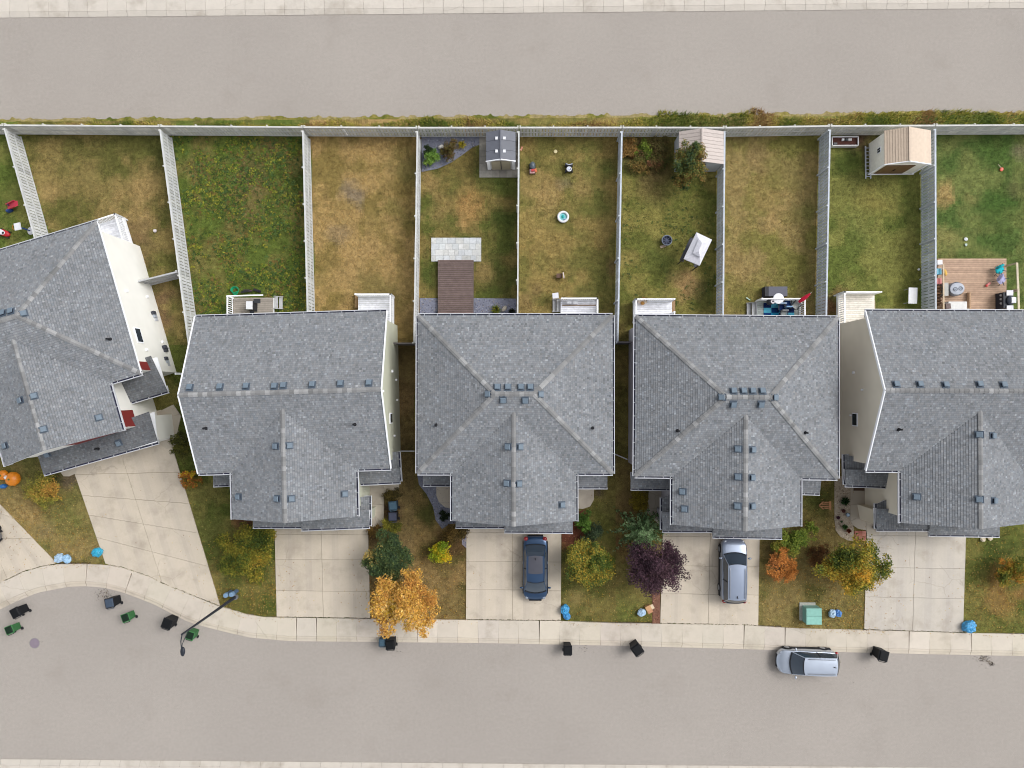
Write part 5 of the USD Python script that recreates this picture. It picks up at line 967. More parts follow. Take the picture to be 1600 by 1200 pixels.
# lawn of the blue patio
t = small('storage_box', 'long dark grey storage box behind the blue patio deck', 'storage box', 1211, 456, .5)
pt(t, 'box_body', MB().box((0, 0, .32), (1.62, .72, .62), 0, C_(54, 55, 66)), 'painted'); pt(t, 'lid', MB().box((.12, 0, .66), (1.36, .70, .06), 0, C_(98, 98, 110)), 'painted'); pt(t, 'end_cap', MB().box((-.70, 0, .66), (.24, .70, .05), 0, C_(38, 38, 44)), 'painted')
DZ = .61
def floor_thing(name, label, cat, px, py, z, rz=0.0): w = at(px, py, z); return thing(name, label, cat, (w[0], w[1], DZ), rz)
t = floor_thing('patio_rug', 'blue and turquoise patterned rug on the patio deck', 'rug', 1220, 487, .62)
for k in range(16):
    u, v = k % 4, k // 4; c = [(40, 150, 190), (18, 62, 116), (90, 180, 206), (24, 44, 92)][(k * 7 + v) % 4]; pt(t, 'rug_patch', MB().box((-.98 + u * .56 + rng.uniform(-.03, .03), -.62 + v * .36, .008 + .0008 * k), (.55, .36, .012), 0, C_(*c)), 'fabric')
t = floor_thing('patio_table', 'round white parasol-like table top on the blue patio', 'table', 1216.5, 466.5, 1.45)
pt(t, 'table_top', MB().lathe([(.001, .90), (.36, .87), (.385, .85), (.38, .82)], n=30, col=C_(250, 250, 252))); pt(t, 'stem', MB().cyl((0, 0, 0), (0, 0, .85), .04, n=10, col=C_(60, 60, 66))); pt(t, 'foot', MB().cyl((0, 0, 0), (0, 0, .04), .24, n=16, col=C_(60, 60, 66)))
t = floor_thing('kettle_grill', 'black kettle grill with a white ring lid on the blue patio', 'grill', 1205.5, 471, 1.4)
pt(t, 'kettle', MB().ball((-.06, 0, .62), (.25, .25, .2), 2, C_(26, 28, 34))); pt(t, 'lid_ring', MB().tube([(.09 + .11 * math.cos(a), .0 + .11 * math.sin(a), .80) for a in np.linspace(0, 6.2832, 21)], .055, 8, C_(246, 238, 240)))
for k in range(3): pt(t, 'leg', MB().bar((.1 * math.cos(k * 2.1), .1 * math.sin(k * 2.1), .5), (.24 * math.cos(k * 2.1), .24 * math.sin(k * 2.1), 0), .03, .03, C_(40, 40, 44)))
def cushion_chair(label, px, py, rz, c1, c2):
    t = floor_thing('patio_chair', label, 'chair', px, py, 1.0, rz)
    pt(t, 'seat', MB().box((0, 0, .40), (.44, .44, .10), 0, C_(*c1)), 'fabric'); pt(t, 'backrest', MB().box((0, .24, .66), (.44, .08, .44), 0, C_(*c2)), 'fabric')
    for i in (-1, 1):
        pt(t, 'armrest', MB().box((i * .25, 0, .56), (.06, .46, .04), 0, C_(40, 44, 54)), 'painted')
        for j in (-1, 1): pt(t, 'leg', MB().box((i * .2, j * .2, .18), (.04, .04, .36), 0, C_(40, 44, 54)), 'painted')
    return t
cushion_chair('dark blue cushioned chair with pale patterned back, left on the blue patio', 1221, 480, 0, (26, 48, 96), (176, 196, 220)); cushion_chair('dark blue cushioned chair with pale patterned back, nearer the red parasol', 1230, 475, math.pi, (22, 52, 104), (150, 186, 222))
cushion_chair('white slatted chair right on the blue patio', 1243, 477, -.7, (222, 222, 214), (216, 216, 210)); cushion_chair('pale grey chair tucked under the eave on the blue patio', 1224, 491, 0, (176, 182, 178), (150, 150, 150))
t = floor_thing('folded_parasol', 'closed red parasol tilted out over the deck rail', 'parasol', 1248, 472, 1.9)
pt(t, 'canopy', MB().tube([(0, 0, 1.35), (.18, .16, 1.55), (.40, .36, 1.75), (.56, .52, 1.9)], [.10, .15, .12, .05], 10, C_(206, 40, 66)), 'fabric'); pt(t, 'pole', MB().tube([(-.1, -.1, 0), (0, 0, 1.3), (.62, .58, 1.96)], .022, 8, C_(206, 200, 190))); pt(t, 'foot', MB().cyl((-.1, -.1, 0), (-.1, -.1, .06), .22, n=14, col=C_(70, 70, 74)))
t = small('stick_toy', 'small green and white plastic tube on the dry lawn', 'plastic tube', 1168, 467, .05, -.6); pt(t, 'tube', MB().tube([(-.15, 0, .07), (.15, 0, .07)], .04, 8, C_(206, 232, 214))); pt(t, 'cap', MB().cyl((.15, 0, .07), (.2, 0, .07), .045, n=8, col=C_(90, 170, 130)))
# ladder lawn
t = small('planter_box', 'white framed raised planter with dark soil in the fence corner', 'planter', 1320, 221, .35); Lp, Wp = 1.90, .66
for a_, d_ in (((0, Wp / 2), (Lp, .07)), ((0, -Wp / 2), (Lp, .07)), ((-Lp / 2, 0), (.07, Wp)), ((Lp / 2, 0), (.07, Wp))): pt(t, 'frame_board', MB().box((*a_, .20), (*d_, .38), 0, C_(234, 230, 228)), 'painted')
pt(t, 'soil', MB().box((0, 0, .13), (Lp - .08, Wp - .08, .22), 0, C_(96, 62, 54)), 'stone')
for dx, dy, c in ((-.1, .12, (240, 240, 240)), (.36, .12, (230, 228, 224)), (-.72, -.18, (60, 60, 64)), (.05, .12, (50, 56, 60))): pt(t, 'pot', MB().box((dx, dy, .30), (.28, .16, .14), 0, C_(*c), .9))
t = small('ladder', 'aluminium ladder lying on the grass beside the large tan shed', 'ladder', 1355.8, 254, .1)
for i in (-1, 1): pt(t, 'rail', MB().box((i * .18, 0, .08), (.06, 2.42, .09), 0, C_(214, 218, 224)), 'painted')
for k in range(9): pt(t, 'rung', MB().box((0, -1.06 + k * .265, .09), (.32, .05, .04), 0, C_(206, 210, 218)), 'painted')
t = small('folding_table', 'white rectangular table standing on the grass by the right divider', 'table', 1426, 462, .75, -.04)
pt(t, 'table_top', MB().box((0, 0, .70), (.62, 1.16, .05), 0, C_(240, 240, 243)))
for i in (-1, 1):
    for j in (-1, 1): pt(t, 'leg', MB().box((i * .26, j * .5, .34), (.04, .04, .68), 0, C_(150, 150, 156)))
t = small('floodlight', 'tiny white lamp ball at the foot of the rightmost divider', 'lamp', 1435.5, 421, .2); pt(t, 'globe', MB().ball((0, 0, .14), (.08, .08, .08), 2, C_(236, 240, 240))); pt(t, 'stake', MB().cyl((0, 0, -.05), (0, 0, .08), .02, n=6, col=C_(40, 40, 44)))
t = small('snow_shovel', 'orange shovel dropped on the green lawn at the far right', 'shovel', 1564, 265, .06, .9); pt(t, 'blade', MB().ball((0, 0, .06), (.16, .13, .04), 2, C_(226, 84, 48))); pt(t, 'shaft', MB().tube([(.05, .05, .07), (.12, .42, .08)], .016, 6, C_(226, 190, 180)))
t = small('paper_scrap', 'crumpled white paper on the lawn above the cedar deck', 'paper', 1508.5, 374, .06); pt(t, 'sheet', MB().ball((0, 0, .06), (.13, .12, .06), 2, C_(240, 242, 244), 5, .5), 'fabric'); pt(t, 'sheet', MB().ball((0, -.42, .05), (.09, .10, .05), 2, C_(210, 226, 216), 6, .5), 'fabric')
# cedar deck
DZ = .46
t = floor_thing('fire_table', 'oval steel fire table on the cedar deck', 'fire table', 1496, 451, .95, .15)
pt(t, 'drum', MB().lathe([(.46, .0), (.50, .10), (.50, .42), (.48, .48)], n=26, col=C_(150, 154, 164)), 'painted'); pt(t, 'table_top', MB().ball((0, 0, .47), (.52, .44, .07), 3, C_(188, 192, 202)), 'painted')
for dx in (-.18, .2): pt(t, 'burner', MB().tube([(dx + .13 * math.cos(a), -.02 + .13 * math.sin(a), .545) for a in np.linspace(0, 6.2832, 17)], .022, 6, C_(110, 118, 130)), 'painted'); pt(t, 'burner_cap', MB().ball((dx, -.02, .53), (.07, .07, .03), 2, C_(150, 158, 170)), 'painted')
t = floor_thing('patio_sofa', 'white covered sofa under the eave on the cedar deck', 'sofa', 1495, 478, 1.0)
pt(t, 'seat', MB().box((0.05, 0, .30), (1.40, .66, .56), 0, C_(240, 238, 234), .94), 'fabric'); pt(t, 'throw', MB().box((-.62, -.10, .50), (.34, .56, .20), .1, C_(132, 116, 112)), 'fabric'); pt(t, 'backrest', MB().box((.05, -.30, .62), (1.40, .14, .30), 0, C_(236, 234, 230)), 'fabric')
t = floor_thing('storage_bench', 'narrow grey bench box on the cedar deck', 'bench', 1478.5, 452, .9); pt(t, 'chest', MB().box((0, 0, .20), (.30, .92, .40), 0, C_(176, 174, 168)), 'painted'); pt(t, 'lid', MB().box((0, 0, .42), (.33, .95, .04), 0, C_(188, 186, 180)), 'painted')
def camp_chair(label, px, py, c, seed):
    t = floor_thing('camp_chair', label, 'chair', px, py, .9, seed * .5); pt(t, 'seat', MB().ball((0, 0, .40), (.30, .28, .14), 3, C_(*c), seed, .25), 'fabric'); pt(t, 'backrest', MB().ball((.10, .22, .58), (.24, .10, .24), 2, C_(*c) * .85, seed, .2), 'fabric')
    for k in range(4): a = .785 + k * 1.571; pt(t, 'leg', MB().bar((.12 * math.cos(a), .12 * math.sin(a), .36), (.40 * math.cos(a), .40 * math.sin(a), 0.02), .03, .03, C_(30, 40, 52)), 'painted'); pt(t, 'arm', MB().bar((.15 * math.cos(a), .15 * math.sin(a), .5), (.46 * math.cos(a), .46 * math.sin(a), .55), .04, .03, C_(34, 60, 72)), 'painted')
camp_chair('turquoise camp chair on the cedar deck', 1562, 421.5, (44, 196, 208), 1); camp_chair('pale lavender camp chair on the cedar deck', 1565, 437, (196, 194, 232), 2)
t = floor_thing('grill', 'black gas grill with two white side shelves on the cedar deck', 'grill', 1577, 469, 1.3)
pt(t, 'cabinet', MB().box((-.12, 0, .42), (.58, 1.15, .84), 0, C_(34, 36, 46)), 'painted'); pt(t, 'hood', MB().ball((.05, -.02, .92), (.26, .34, .18), 2, C_(64, 68, 80)), 'painted'); pt(t, 'side_shelf', MB().box((.0, .52, .90), (.46, .38, .05), 0, C_(238, 236, 240)), 'painted'); pt(t, 'side_shelf', MB().box((.0, -.56, .90), (.46, .34, .05), 0, C_(238, 236, 240)), 'painted'); pt(t, 'hood_cover', MB().box((.15, -.02, 1.08), (.34, .44, .05), 0, C_(236, 236, 240), .9), 'painted')
for dy in (-.2, .1, .38): pt(t, 'knob', MB().ball((-.40, dy, .62), (.13, .09, .06), 2, C_(172, 166, 166)), 'painted')
DZ = .46
for (px, py, nm, lab, c, d_) in ((1468, 410, 'cooler', 'white cooler box in the row of clutter along the right divider', (240, 236, 236), (.36, .32, .36)), (1467.5, 424, 'bucket', 'turquoise tub in the clutter row along the right divider', (70, 176, 204), (.34, .42, .3)), (1468, 439, 'crate', 'red plastic crate in the clutter row along the right divider', (206, 96, 90), (.36, .4, .26)), (1467, 455, 'log_pile', 'stack of brown firewood along the right divider', (124, 90, 62), (.36, .7, .4)), (1467, 470, 'log_pile', 'darker brown firewood stack next to the eave along the right divider', (100, 74, 54), (.36, .6, .44))):
    t = floor_thing(nm, lab, nm.replace('_', ' '), px, py, .8)
    if nm == 'log_pile':
        for k in range(9): pt(t, 'log', MB().cyl((-.18 + rng.uniform(-.03, .03), -.3 + .075 * k, .1 + .12 * (k % 3)), (.18, -.3 + .075 * k + rng.uniform(-.05, .05), .1 + .12 * (k % 3)), .06, n=8, col=C_(*c) * rng.uniform(.5, 1.3)), 'deck_wood')
    else:
        pt(t, 'shell', MB().box((0, 0, d_[2] / 2), d_, .05, C_(*c) * .85, 1.08)); pt(t, 'lid', MB().box((0, 0, d_[2] + .02), (d_[0] * 1.04, d_[1] * 1.04, .05), .05, C_(*c), .94))
t = floor_thing('toy_scooter', 'small coral-red toy lying on the cedar deck', 'toy', 1544, 444, .5, .6); pt(t, 'board', MB().box((0, 0, .06), (.34, .12, .06), 0, C_(232, 120, 112))); pt(t, 'head', MB().ball((-.18, -.02, .10), (.10, .09, .08), 2, C_(224, 84, 80)))
t = floor_thing('cushion', 'yellow strap cushion beside the deck beam', 'cushion', 1477.5, 425.5, .6, .3); pt(t, 'pad', MB().ball((0, 0, .10), (.12, .26, .08), 2, C_(236, 190, 100)), 'fabric')
# front yard ornaments
for (px, py, r, lab) in ((18.5, 748.5, .50, 'large orange inflatable pumpkin on the leftmost front lawn'), (1.5, 743, .36, 'smaller orange inflatable pumpkin cut by the left picture edge')):
    t = small('inflatable_pumpkin', lab, 'pumpkin', px, py, .6); m = MB(); v = np.array(trimesh.creation.icosphere(4).vertices); th = np.arctan2(v[:, 1], v[:, 0]); k = 1 + .06 * np.abs(np.cos(5 * th)) * np.hypot(v[:, 0], v[:, 1]); v[:, 0] *= k; v[:, 1] *= k
    m.raw(v * [r, r, r * .85] + [0, 0, r * .85], trimesh.creation.icosphere(4).faces, C_(240, 142, 26)); pt(t, 'skin', m); pt(t, 'stalk', MB().tube([(0, 0, r * 1.66), (.03, .02, r * 1.85)], [.08, .05], 8, C_(90, 110, 50)))
t = small('inflatable_ghost', 'white inflatable ghost between the two pumpkins', 'inflatable', 10.5, 746, .7); pt(t, 'skin', MB().ball((0, 0, .40), (.20, .20, .46), 3, C_(244, 238, 234), 2, .12))
t = small('inflatable_monster', 'small blue and turquoise inflatable below the pumpkins', 'inflatable', 4, 760, .4); pt(t, 'skin', MB().ball((0, 0, .25), (.24, .17, .26), 3, C_(44, 110, 176), 3, .2)); pt(t, 'belly', MB().ball((-.14, -.02, .30), (.14, .13, .2), 2, C_(80, 186, 196), 4, .2))
t = small('garden_ornament', 'brown wooden slatted ornament with a pointed end on the lawn', 'garden ornament', 1290, 789.5, .3)
wd = C_(196, 142, 100)
for y in (-.20, -.07, .09, .22): pt(t, 'slat', MB().box((-.02 + (.12 if abs(y) > .15 else -.04), y, .28), (.56 if abs(y) < .15 else .42, .085, .05), 0, wd * rng.uniform(.85, 1.1)), 'deck_wood')
for s_ in (-1, 1): pt(t, 'roof_slat', MB().bar((-.50, 0, .30), (-.18, s_ * .28, .30), .08, .05, wd * .9), 'deck_wood')
pt(t, 'cross_bar', MB().box((.28, -.0, .34), (.14, .62, .06), 0, wd), 'deck_wood')
for i in (-.2, .3):
    for j in (-.2, .2): pt(t, 'leg', MB().box((i, j, .13), (.06, .06, .26), 0, wd * .8), 'deck_wood')
for px, py, r, c, c2, lab in ((1317, 798, .14, (110, 74, 64), (80, 50, 44), 'brown round flower pot near the top of the pebble bed'), (1324, 804, .14, (60, 84, 104), (200, 220, 236), 'dark blue glazed pot at the edge of the entry path'), (1309, 808.5, .13, (96, 56, 62), (60, 30, 40), 'maroon flower pot at the left side of the pebble bed'), (1315, 815, .08, (72, 60, 52), (60, 80, 40), 'tiny dark pot in the middle of the pebble bed'), (1366, 778.5, .12, (120, 88, 66), (80, 60, 50), 'clay pot beside the entry wall'), (1366, 823.5, .13, (70, 62, 60), (110, 96, 84), 'dark round pot at the garage corner')):
    t = small('flower_pot', lab, 'flower pot', px, py, .2, 0, .10); pt(t, 'pot', MB().lathe([(r * .65, 0), (r, r * 1.5), (r * 1.08, r * 1.55), (r * .9, r * 1.55)], n=16, col=C_(*c))); pt(t, 'filling', MB().ball((0, 0, r * 1.4), (r * .85, r * .85, r * .5), 2, C_(*c2), int(px) % 7, .4), 'stone')
t = small('doormat', 'brown doormat on the entry path below the porch roof', 'doormat', 1342, 762.5, .14, 0, .135); pt(t, 'mat', MB().box((0, 0, .012), (.80, .40, .02), 0, C_(104, 82, 68)), 'fabric')
t = small('rock', 'cream rock on the lawn right of the rightmost driveway, left of two', 'rock', 1535, 842, .1, 0, .06); pt(t, 'stone_face', MB().ball((0, 0, .1), (.19, .18, .14), 2, C_(226, 212, 184), 8, .3), 'stone')
t = small('rock', 'cream rock under the right eave, right of two', 'rock', 1546, 840, .1, .7, .06); pt(t, 'stone_face', MB().ball((0, 0, .1), (.16, .2, .14), 2, C_(236, 220, 186), 9, .3), 'stone')
for px, py, l_ in ((639, 705, 'downspout laid across the grass strip from the sage-walled house'), (970, 713.5, 'downspout laid across the grass strip left of the silver car house')):
    t = small('downspout', 'white ' + l_, 'downspout', px, py, .2, 0 if px < 700 else -.4); a = -1 if px < 700 else 1
    pt(t, 'pipe', MB().bar((-.62, 0, .14), (.40, 0, .08), .08, .07, C_(232, 230, 226)), 'painted'); pt(t, 'elbow', MB().bar((-.62 if a < 0 else .42, 0, .12), (-.62 if a < 0 else .42, 0, .5), .08, .08, C_(232, 230, 226)), 'painted')
for px, py, lab in ((243, 495, 'upper grey utility meter'), (259, 543, 'middle black meter box'), (262, 566, 'lower cluster of meters and cable boxes')):
    t = small('utility_meter', lab + ' on the cream wall of the slanting house', 'utility meter', px - 3, py, .9, .29, 0)
    for k in range(3 if py > 560 or py < 500 else 2): pt(t, 'meter_box', MB().box((.05 + .06 * k, .22 * (k - 1), .85 + .12 * k), (.22, .24, .36), 0, C_(*[(206, 208, 212), (186, 192, 200), (70, 72, 80)][k if py != 543 else 2])), 'painted')
    pt(t, 'conduit', MB().bar((0, 0, 0), (0, 0, .8), .05, .05, C_(150, 150, 152)), 'painted')
for px, py, lab in ((621, 691, 'sage end wall'),):
    t = small('utility_meter', 'pair of grey meters low on the ' + lab, 'utility meter', px - 2, py, .9, 0, 0)
    for k in range(2): pt(t, 'meter_box', MB().box((.05, .25 * (k - .5), .9), (.2, .22, .34), 0, C_(170, 178, 190)), 'painted')
    pt(t, 'conduit', MB().bar((0, 0, 0), (0, 0, .8), .05, .05, C_(150, 150, 152)), 'painted')
t = small('air_conditioner', 'white outdoor cooling unit on a stand in the shade of the tan end wall', 'air conditioner', 1314, 688, .5, 0, 0)
pt(t, 'casing', MB().box((0, 0, .42), (.42, .5, .66), 0, C_(176, 196, 206)), 'painted'); pt(t, 'pipe', MB().bar((.2, 0, .5), (.44, 0, .5), .06, .06, C_(230, 236, 240)), 'painted'); pt(t, 'stand', MB().box((0, 0, .05), (.5, .56, .1), 0, C_(150, 150, 150)), 'stone')
# wall vents: small hooded outlets seen on the end walls
def wallvent(h, side, pos, px, py, z, s_=.16):
    y = h.L(px, py, z)[1]; put('wall_vent', h.panel(side, pos, y - s_ / 2, y + s_ / 2, z - s_ / 2, z + s_ / 2, .12), 'white_trim', h.t, world=True)
bx = H5.body[0] + .30
wallvent(H5, 'L', bx, 1327, 582, 3.4); wallvent(H5, 'L', bx, 1350, 609, 4.6, .12); wallvent(H5, 'L', bx, 1327, 649, 3.0, .12)
bx = H2.body[1] - .30
for px, py, z, s_ in ((611, 580, 2.8, .18), (619, 593.5, 1.4, .14), (600, 611, 6.2, .14), (611, 681, 2.6, .12), (619, 625, 1.2, .14)): wallvent(H2, 'R', bx, px, py, z, s_)
bx = H1.body[1] - .38
for px, py, z in ((206.5, 452, 3.8), (229, 546.5, 3.4), (235, 462, 1.2), (254, 534, .9)): wallvent(H1, 'R', bx, px, py, z, .16)
# ------------------------------------------------------------------ trees, shrubs, weeds, grass, litter
def leaves(m, blobs, n, size, pal, seed, shell=.55, upbias=.6, cluster=.7):
    """n leaf faces scattered through the blobs (x, y, z, rx, ry, rz); colours vary clump by clump and leaf by leaf."""
    r = np.random.default_rng(seed); B = np.array([b_[:6] for b_ in blobs], float); vol = B[:, 3] * B[:, 4]; k = r.choice(len(B), n, p=vol / vol.sum())
    d = r.standard_normal((n, 3)); d /= np.linalg.norm(d, axis=1, keepdims=True); d[:, 2] = np.where(r.random(n) < upbias, np.abs(d[:, 2]), d[:, 2])
    rad = (shell + (1 - shell) * r.random(n)) ** .8; rad *= 1 + .30 * (meshkit.fbm(d * 2.2 + k[:, None] * 5.1 + seed, 3, seed % 97) - .5) * 2
    Pn = B[k, :3] + d * rad[:, None] * B[k, 3:6]; Pn[:, 2] = np.maximum(Pn[:, 2], .08)
    nrm = d * .6 + r.standard_normal((n, 3)) * .55 + [0, 0, .75]; nrm /= np.linalg.norm(nrm, axis=1, keepdims=True)
    t = np.cross(nrm, r.standard_normal((n, 3))); t /= np.linalg.norm(t, axis=1, keepdims=True); b_ = np.cross(nrm, t); s = size * r.uniform(.4, 1.65, n)[:, None]
    V = np.stack([Pn - t * s, Pn - b_ * s * .55 + nrm * s * .12, Pn + t * s, Pn + b_ * s * .55 + nrm * s * .12], 1).reshape(-1, 3)
    F = np.arange(n)[:, None] * 4 + np.array([0, 1, 2, 3]); PL = lin(np.array(pal)) / KX * 1.35
    cl = meshkit.fbm(Pn * cluster + seed * 3.7, 3, seed % 89); cl = np.clip((cl - .5) * 2.6 + .5 + r.normal(0, .20, n), 0, .999)
    i0 = (cl * (len(PL) - 1)).astype(int); fr = (cl * (len(PL) - 1) - i0)[:, None]; C = PL[i0] * (1 - fr) + PL[np.minimum(i0 + 1, len(PL) - 1)] * fr; C = C * r.uniform(.62, 1.44, n)[:, None]
    m.raw(V, F); m.c[-1] = np.vstack([C, C]); return m
def plant(name, label, cat, blobs_px, n, size, pal, seed, trunk=None, group=None, **k):
    """blobs_px: (px, py, radius in px, centre height, half height)."""
    bl = []
    for px, py, rp, z, hz in blobs_px:
        w = at(px, py, z + hz * .5); rr = rp / 21.0 * (HC - z) / HC * 1.22; bl.append((w[0], w[1], z, rr, rr, hz))
    B = np.array(bl); c = (B[:, :2] * B[:, 3:4]).sum(0) / B[:, 3].sum(); t = thing(name, label, cat, (*c, 0.05), group=group)
    r = random.Random(seed); zt = B[:, 2].max(); m = MB(); h0 = trunk or .10
    m.tube([(c[0], c[1], 0), (c[0] + .03, c[1], zt * .45), (c[0], c[1] + .03, zt)], [h0, h0 * .75, h0 * .35], 8)
    put('trunk' if zt > 1.2 else 'stem', m, 'bark', t, world=True); m = MB()
    for b_ in bl:
        for q in range(4):
            e = np.array([b_[0] + r.uniform(-.6, .6) * b_[3], b_[1] + r.uniform(-.6, .6) * b_[4], b_[2] + r.uniform(0, .7) * b_[5]]); s0 = np.array([c[0], c[1], zt * r.uniform(.25, .6)])
            m.tube([s0, (s0 + e) / 2 + [0, 0, .12], e], [h0 * .4, h0 * .28, h0 * .1], 5)
    rs = np.random.default_rng(seed + 500); sub_ = []
    for b_ in bl:
        for q in range(15):
            d = rs.standard_normal(3); d /= np.linalg.norm(d); d[2] = abs(d[2]) if q % 3 else d[2]; f_ = rs.uniform(.35, 1.10); s_ = rs.uniform(.28, .52)
            sub_.append((b_[0] + d[0] * b_[3] * f_, b_[1] + d[1] * b_[4] * f_, b_[2] + d[2] * b_[5] * f_, b_[3] * s_, b_[4] * s_, b_[5] * s_ * .8))
    bl = sub_ + [(*b_[:3], b_[3] * .82, b_[4] * .82, b_[5] * .85) for b_ in bl]; n = int(n * 3.4); size = size * .66; k['shell'] = .25; k['upbias'] = .7
    put('branches', m, 'bark', t, world=True); put('crown' if zt > 1.2 else 'foliage', leaves(MB(), bl, n, size, pal, seed, **k), 'leafy', t, tint=True, world=True); return t
plant('tree', 'dense dark green tree with a few yellow sprigs at the edge of the driveway', 'tree', [(603, 868, 24, 2.6, 1.0), (590, 880, 16, 2.2, .9), (622, 878, 18, 2.2, .9), (608, 890, 18, 2.0, .8), (612, 852, 14, 2.4, .8)], 5200, .10, [(50, 66, 40), (66, 86, 50), (88, 100, 54), (58, 76, 48), (112, 110, 56), (176, 150, 84)], 11, .11)
plant('tree', 'golden orange autumn tree hanging over the sidewalk', 'tree', [(608, 938, 28, 3.0, 1.3), (645, 930, 22, 3.4, 1.2), (655, 950, 18, 3.0, 1.0), (632, 955, 24, 3.6, 1.2), (605, 974, 15, 2.8, .9), (655, 974, 15, 2.8, .8), (640, 905, 12, 3.0, .8), (590, 950, 14, 2.4, 1.0)], 5200, .095, [(180, 128, 60), (200, 150, 72), (214, 174, 92), (206, 162, 60), (196, 146, 74), (222, 194, 128), (190, 156, 48)], 12, .13, shell=.35)
plant('shrub', 'small bright yellow-green bush alone on the front lawn', 'shrub', [(687, 864, 13, .8, .6), (694, 868, 10, .8, .5), (682, 860, 9, .7, .5)], 1100, .08, [(112, 136, 34), (150, 164, 36), (196, 176, 34), (212, 164, 40)], 13)
plant('shrub', 'dark rusty shrub below the two bins at the house side', 'shrub', [(590, 832, 12, .6, .4), (604, 830, 10, .6, .4)], 900, .07, [(70, 56, 28), (96, 74, 32), (110, 84, 36)], 14)
plant('shrub', 'yellowish small shrub just under the lower bin at the house side', 'shrub', [(607, 820, 10, .7, .5), (618, 824, 9, .6, .4)], 800, .07, [(84, 84, 30), (122, 118, 38), (150, 140, 52)], 15)
plant('shrub', 'low brownish shrub above the two bins at the house side', 'shrub', [(610, 776, 10, .4, .3), (618, 772, 8, .4, .3)], 500, .07, [(66, 60, 30), (90, 78, 34)], 16)
plant('shrub', 'dark brown-leaved shrub at the top left corner of the sedan driveway', 'shrub', [(706, 836, 14, .8, .6), (714, 828, 12, .9, .6), (700, 846, 10, .6, .4)], 1300, .07, [(58, 50, 26), (84, 70, 30), (104, 82, 38)], 17)
plant('shrub', 'small round dark green shrub in the curving gravel bed', 'shrub', [(693, 805.5, 6, .35, .3)], 350, .06, [(22, 34, 16), (40, 54, 26)], 18)
plant('tree', 'yellow-green bushy tree right of the sedan', 'tree', [(912, 878, 24, 1.8, 1.1), (935, 885, 18, 1.6, 1.0), (900, 870, 14, 1.5, .9), (925, 898, 16, 1.5, .9), (925, 862, 16, 1.7, .9), (950, 880, 12, 1.2, .8)], 4200, .085, [(72, 88, 34), (96, 112, 40), (122, 124, 46), (150, 138, 56), (176, 144, 48), (90, 106, 44), (78, 94, 40)], 19, .10, shell=.35)
plant('shrub', 'fresh green shrub right of the sedan house front corner', 'shrub', [(911, 812, 11, .9, .6), (914, 824, 8, .7, .5)], 900, .07, [(58, 84, 26), (86, 118, 42), (108, 136, 62)], 20)
plant('shrub', 'dark bluish green shrub between the fresh green shrub and the brown ground', 'shrub', [(931, 834, 12, .8, .5), (922, 842, 9, .7, .4)], 800, .07, [(44, 58, 40), (64, 78, 52), (82, 96, 58)], 21)
plant('shrub', 'round olive clipped shrub left of the shaded path', 'shrub', [(1000, 782, 13, 1.0, .7), (999, 790, 11, .9, .6)], 1300, .06, [(92, 80, 20), (118, 104, 26), (134, 116, 32)], 22, shell=.75)
plant('tree', 'purple-leaved plum tree at the left of the silver car driveway', 'tree', [(1010, 880, 27, 2.6, 1.2), (1035, 878, 26, 2.8, 1.2), (1018, 902, 25, 2.4, 1.1), (1043, 900, 22, 2.4, 1.0), (1000, 895, 16, 2.2, 1.0), (1046, 872, 16, 2.6, .9), (1000, 868, 15, 2.4, .9), (1030, 912, 16, 2.0, .9), (1054, 888, 13, 2.3, .8)], 5200, .085, [(46, 33, 39), (66, 45, 54), (84, 58, 68), (55, 38, 46), (104, 76, 82)], 23, .12, shell=.3)
# light green spruce: tiers of drooping sprays
def spruce(label, px, py, rp, h, seed):
    r = np.random.default_rng(seed); w = at(px, py, h * .5); t = thing('spruce', label, 'tree', (w[0], w[1], .05)); R = rp / 21 * .96
    put('trunk', MB().tube([(w[0], w[1], 0), (w[0], w[1], h)], [.10, .02], 8), 'bark', t, world=True); m = MB(); br = MB()
    for tier in range(9):
        z = .35 + (h - .5) * tier / 8.5; rr = R * (1 - tier / 10.5) * r.uniform(.85, 1.1); nb = 8 if tier < 6 else 5
        for b_ in range(nb):
            a = b_ * 2 * math.pi / nb + tier * .7 + r.normal(0, .15); L_ = rr * r.uniform(.75, 1.12); dr = np.array([math.cos(a), math.sin(a)])
            tip = np.array([w[0] + dr[0] * L_, w[1] + dr[1] * L_, z - .12 * L_]); br.tube([(w[0], w[1], z), tip], [.025, .008], 4)
            leaves(m, [(w[0] + dr[0] * L_ * f, w[1] + dr[1] * L_ * f, z - .12 * L_ * f, .10 + .13 * math.sin(3.14 * min(1, f * .9 + .1)), .10 + .13 * math.sin(3.14 * min(1, f * .9 + .1)), .06) for f in np.linspace(.25, 1, 6)], 80, .065, [(76, 102, 62), (102, 130, 82), (126, 154, 104), (152, 174, 126)], seed + tier * 10 + b_, shell=.2)
    put('branches', br, 'bark', t, world=True); put('crown', m, 'leafy', t, tint=True, world=True)
spruce('light green spruce with open sprays touching the purple tree', 1004, 831, 54, 3.2, 24)
plant('shrub', 'bright orange bush with bare middle on the lawn right of the silver car', 'shrub', [(1221, 867, 10, 1.0, .4), (1211, 879, 9, .9, .4), (1236, 883, 9, .9, .4), (1215, 898, 11, .8, .4), (1233, 900, 11, .8, .4), (1240, 892, 6, .7, .3), (1224, 874, 7, .9, .3)], 1500, .07, [(160, 104, 56), (196, 128, 58), (210, 144, 72), (180, 116, 62)], 25, shell=.25)
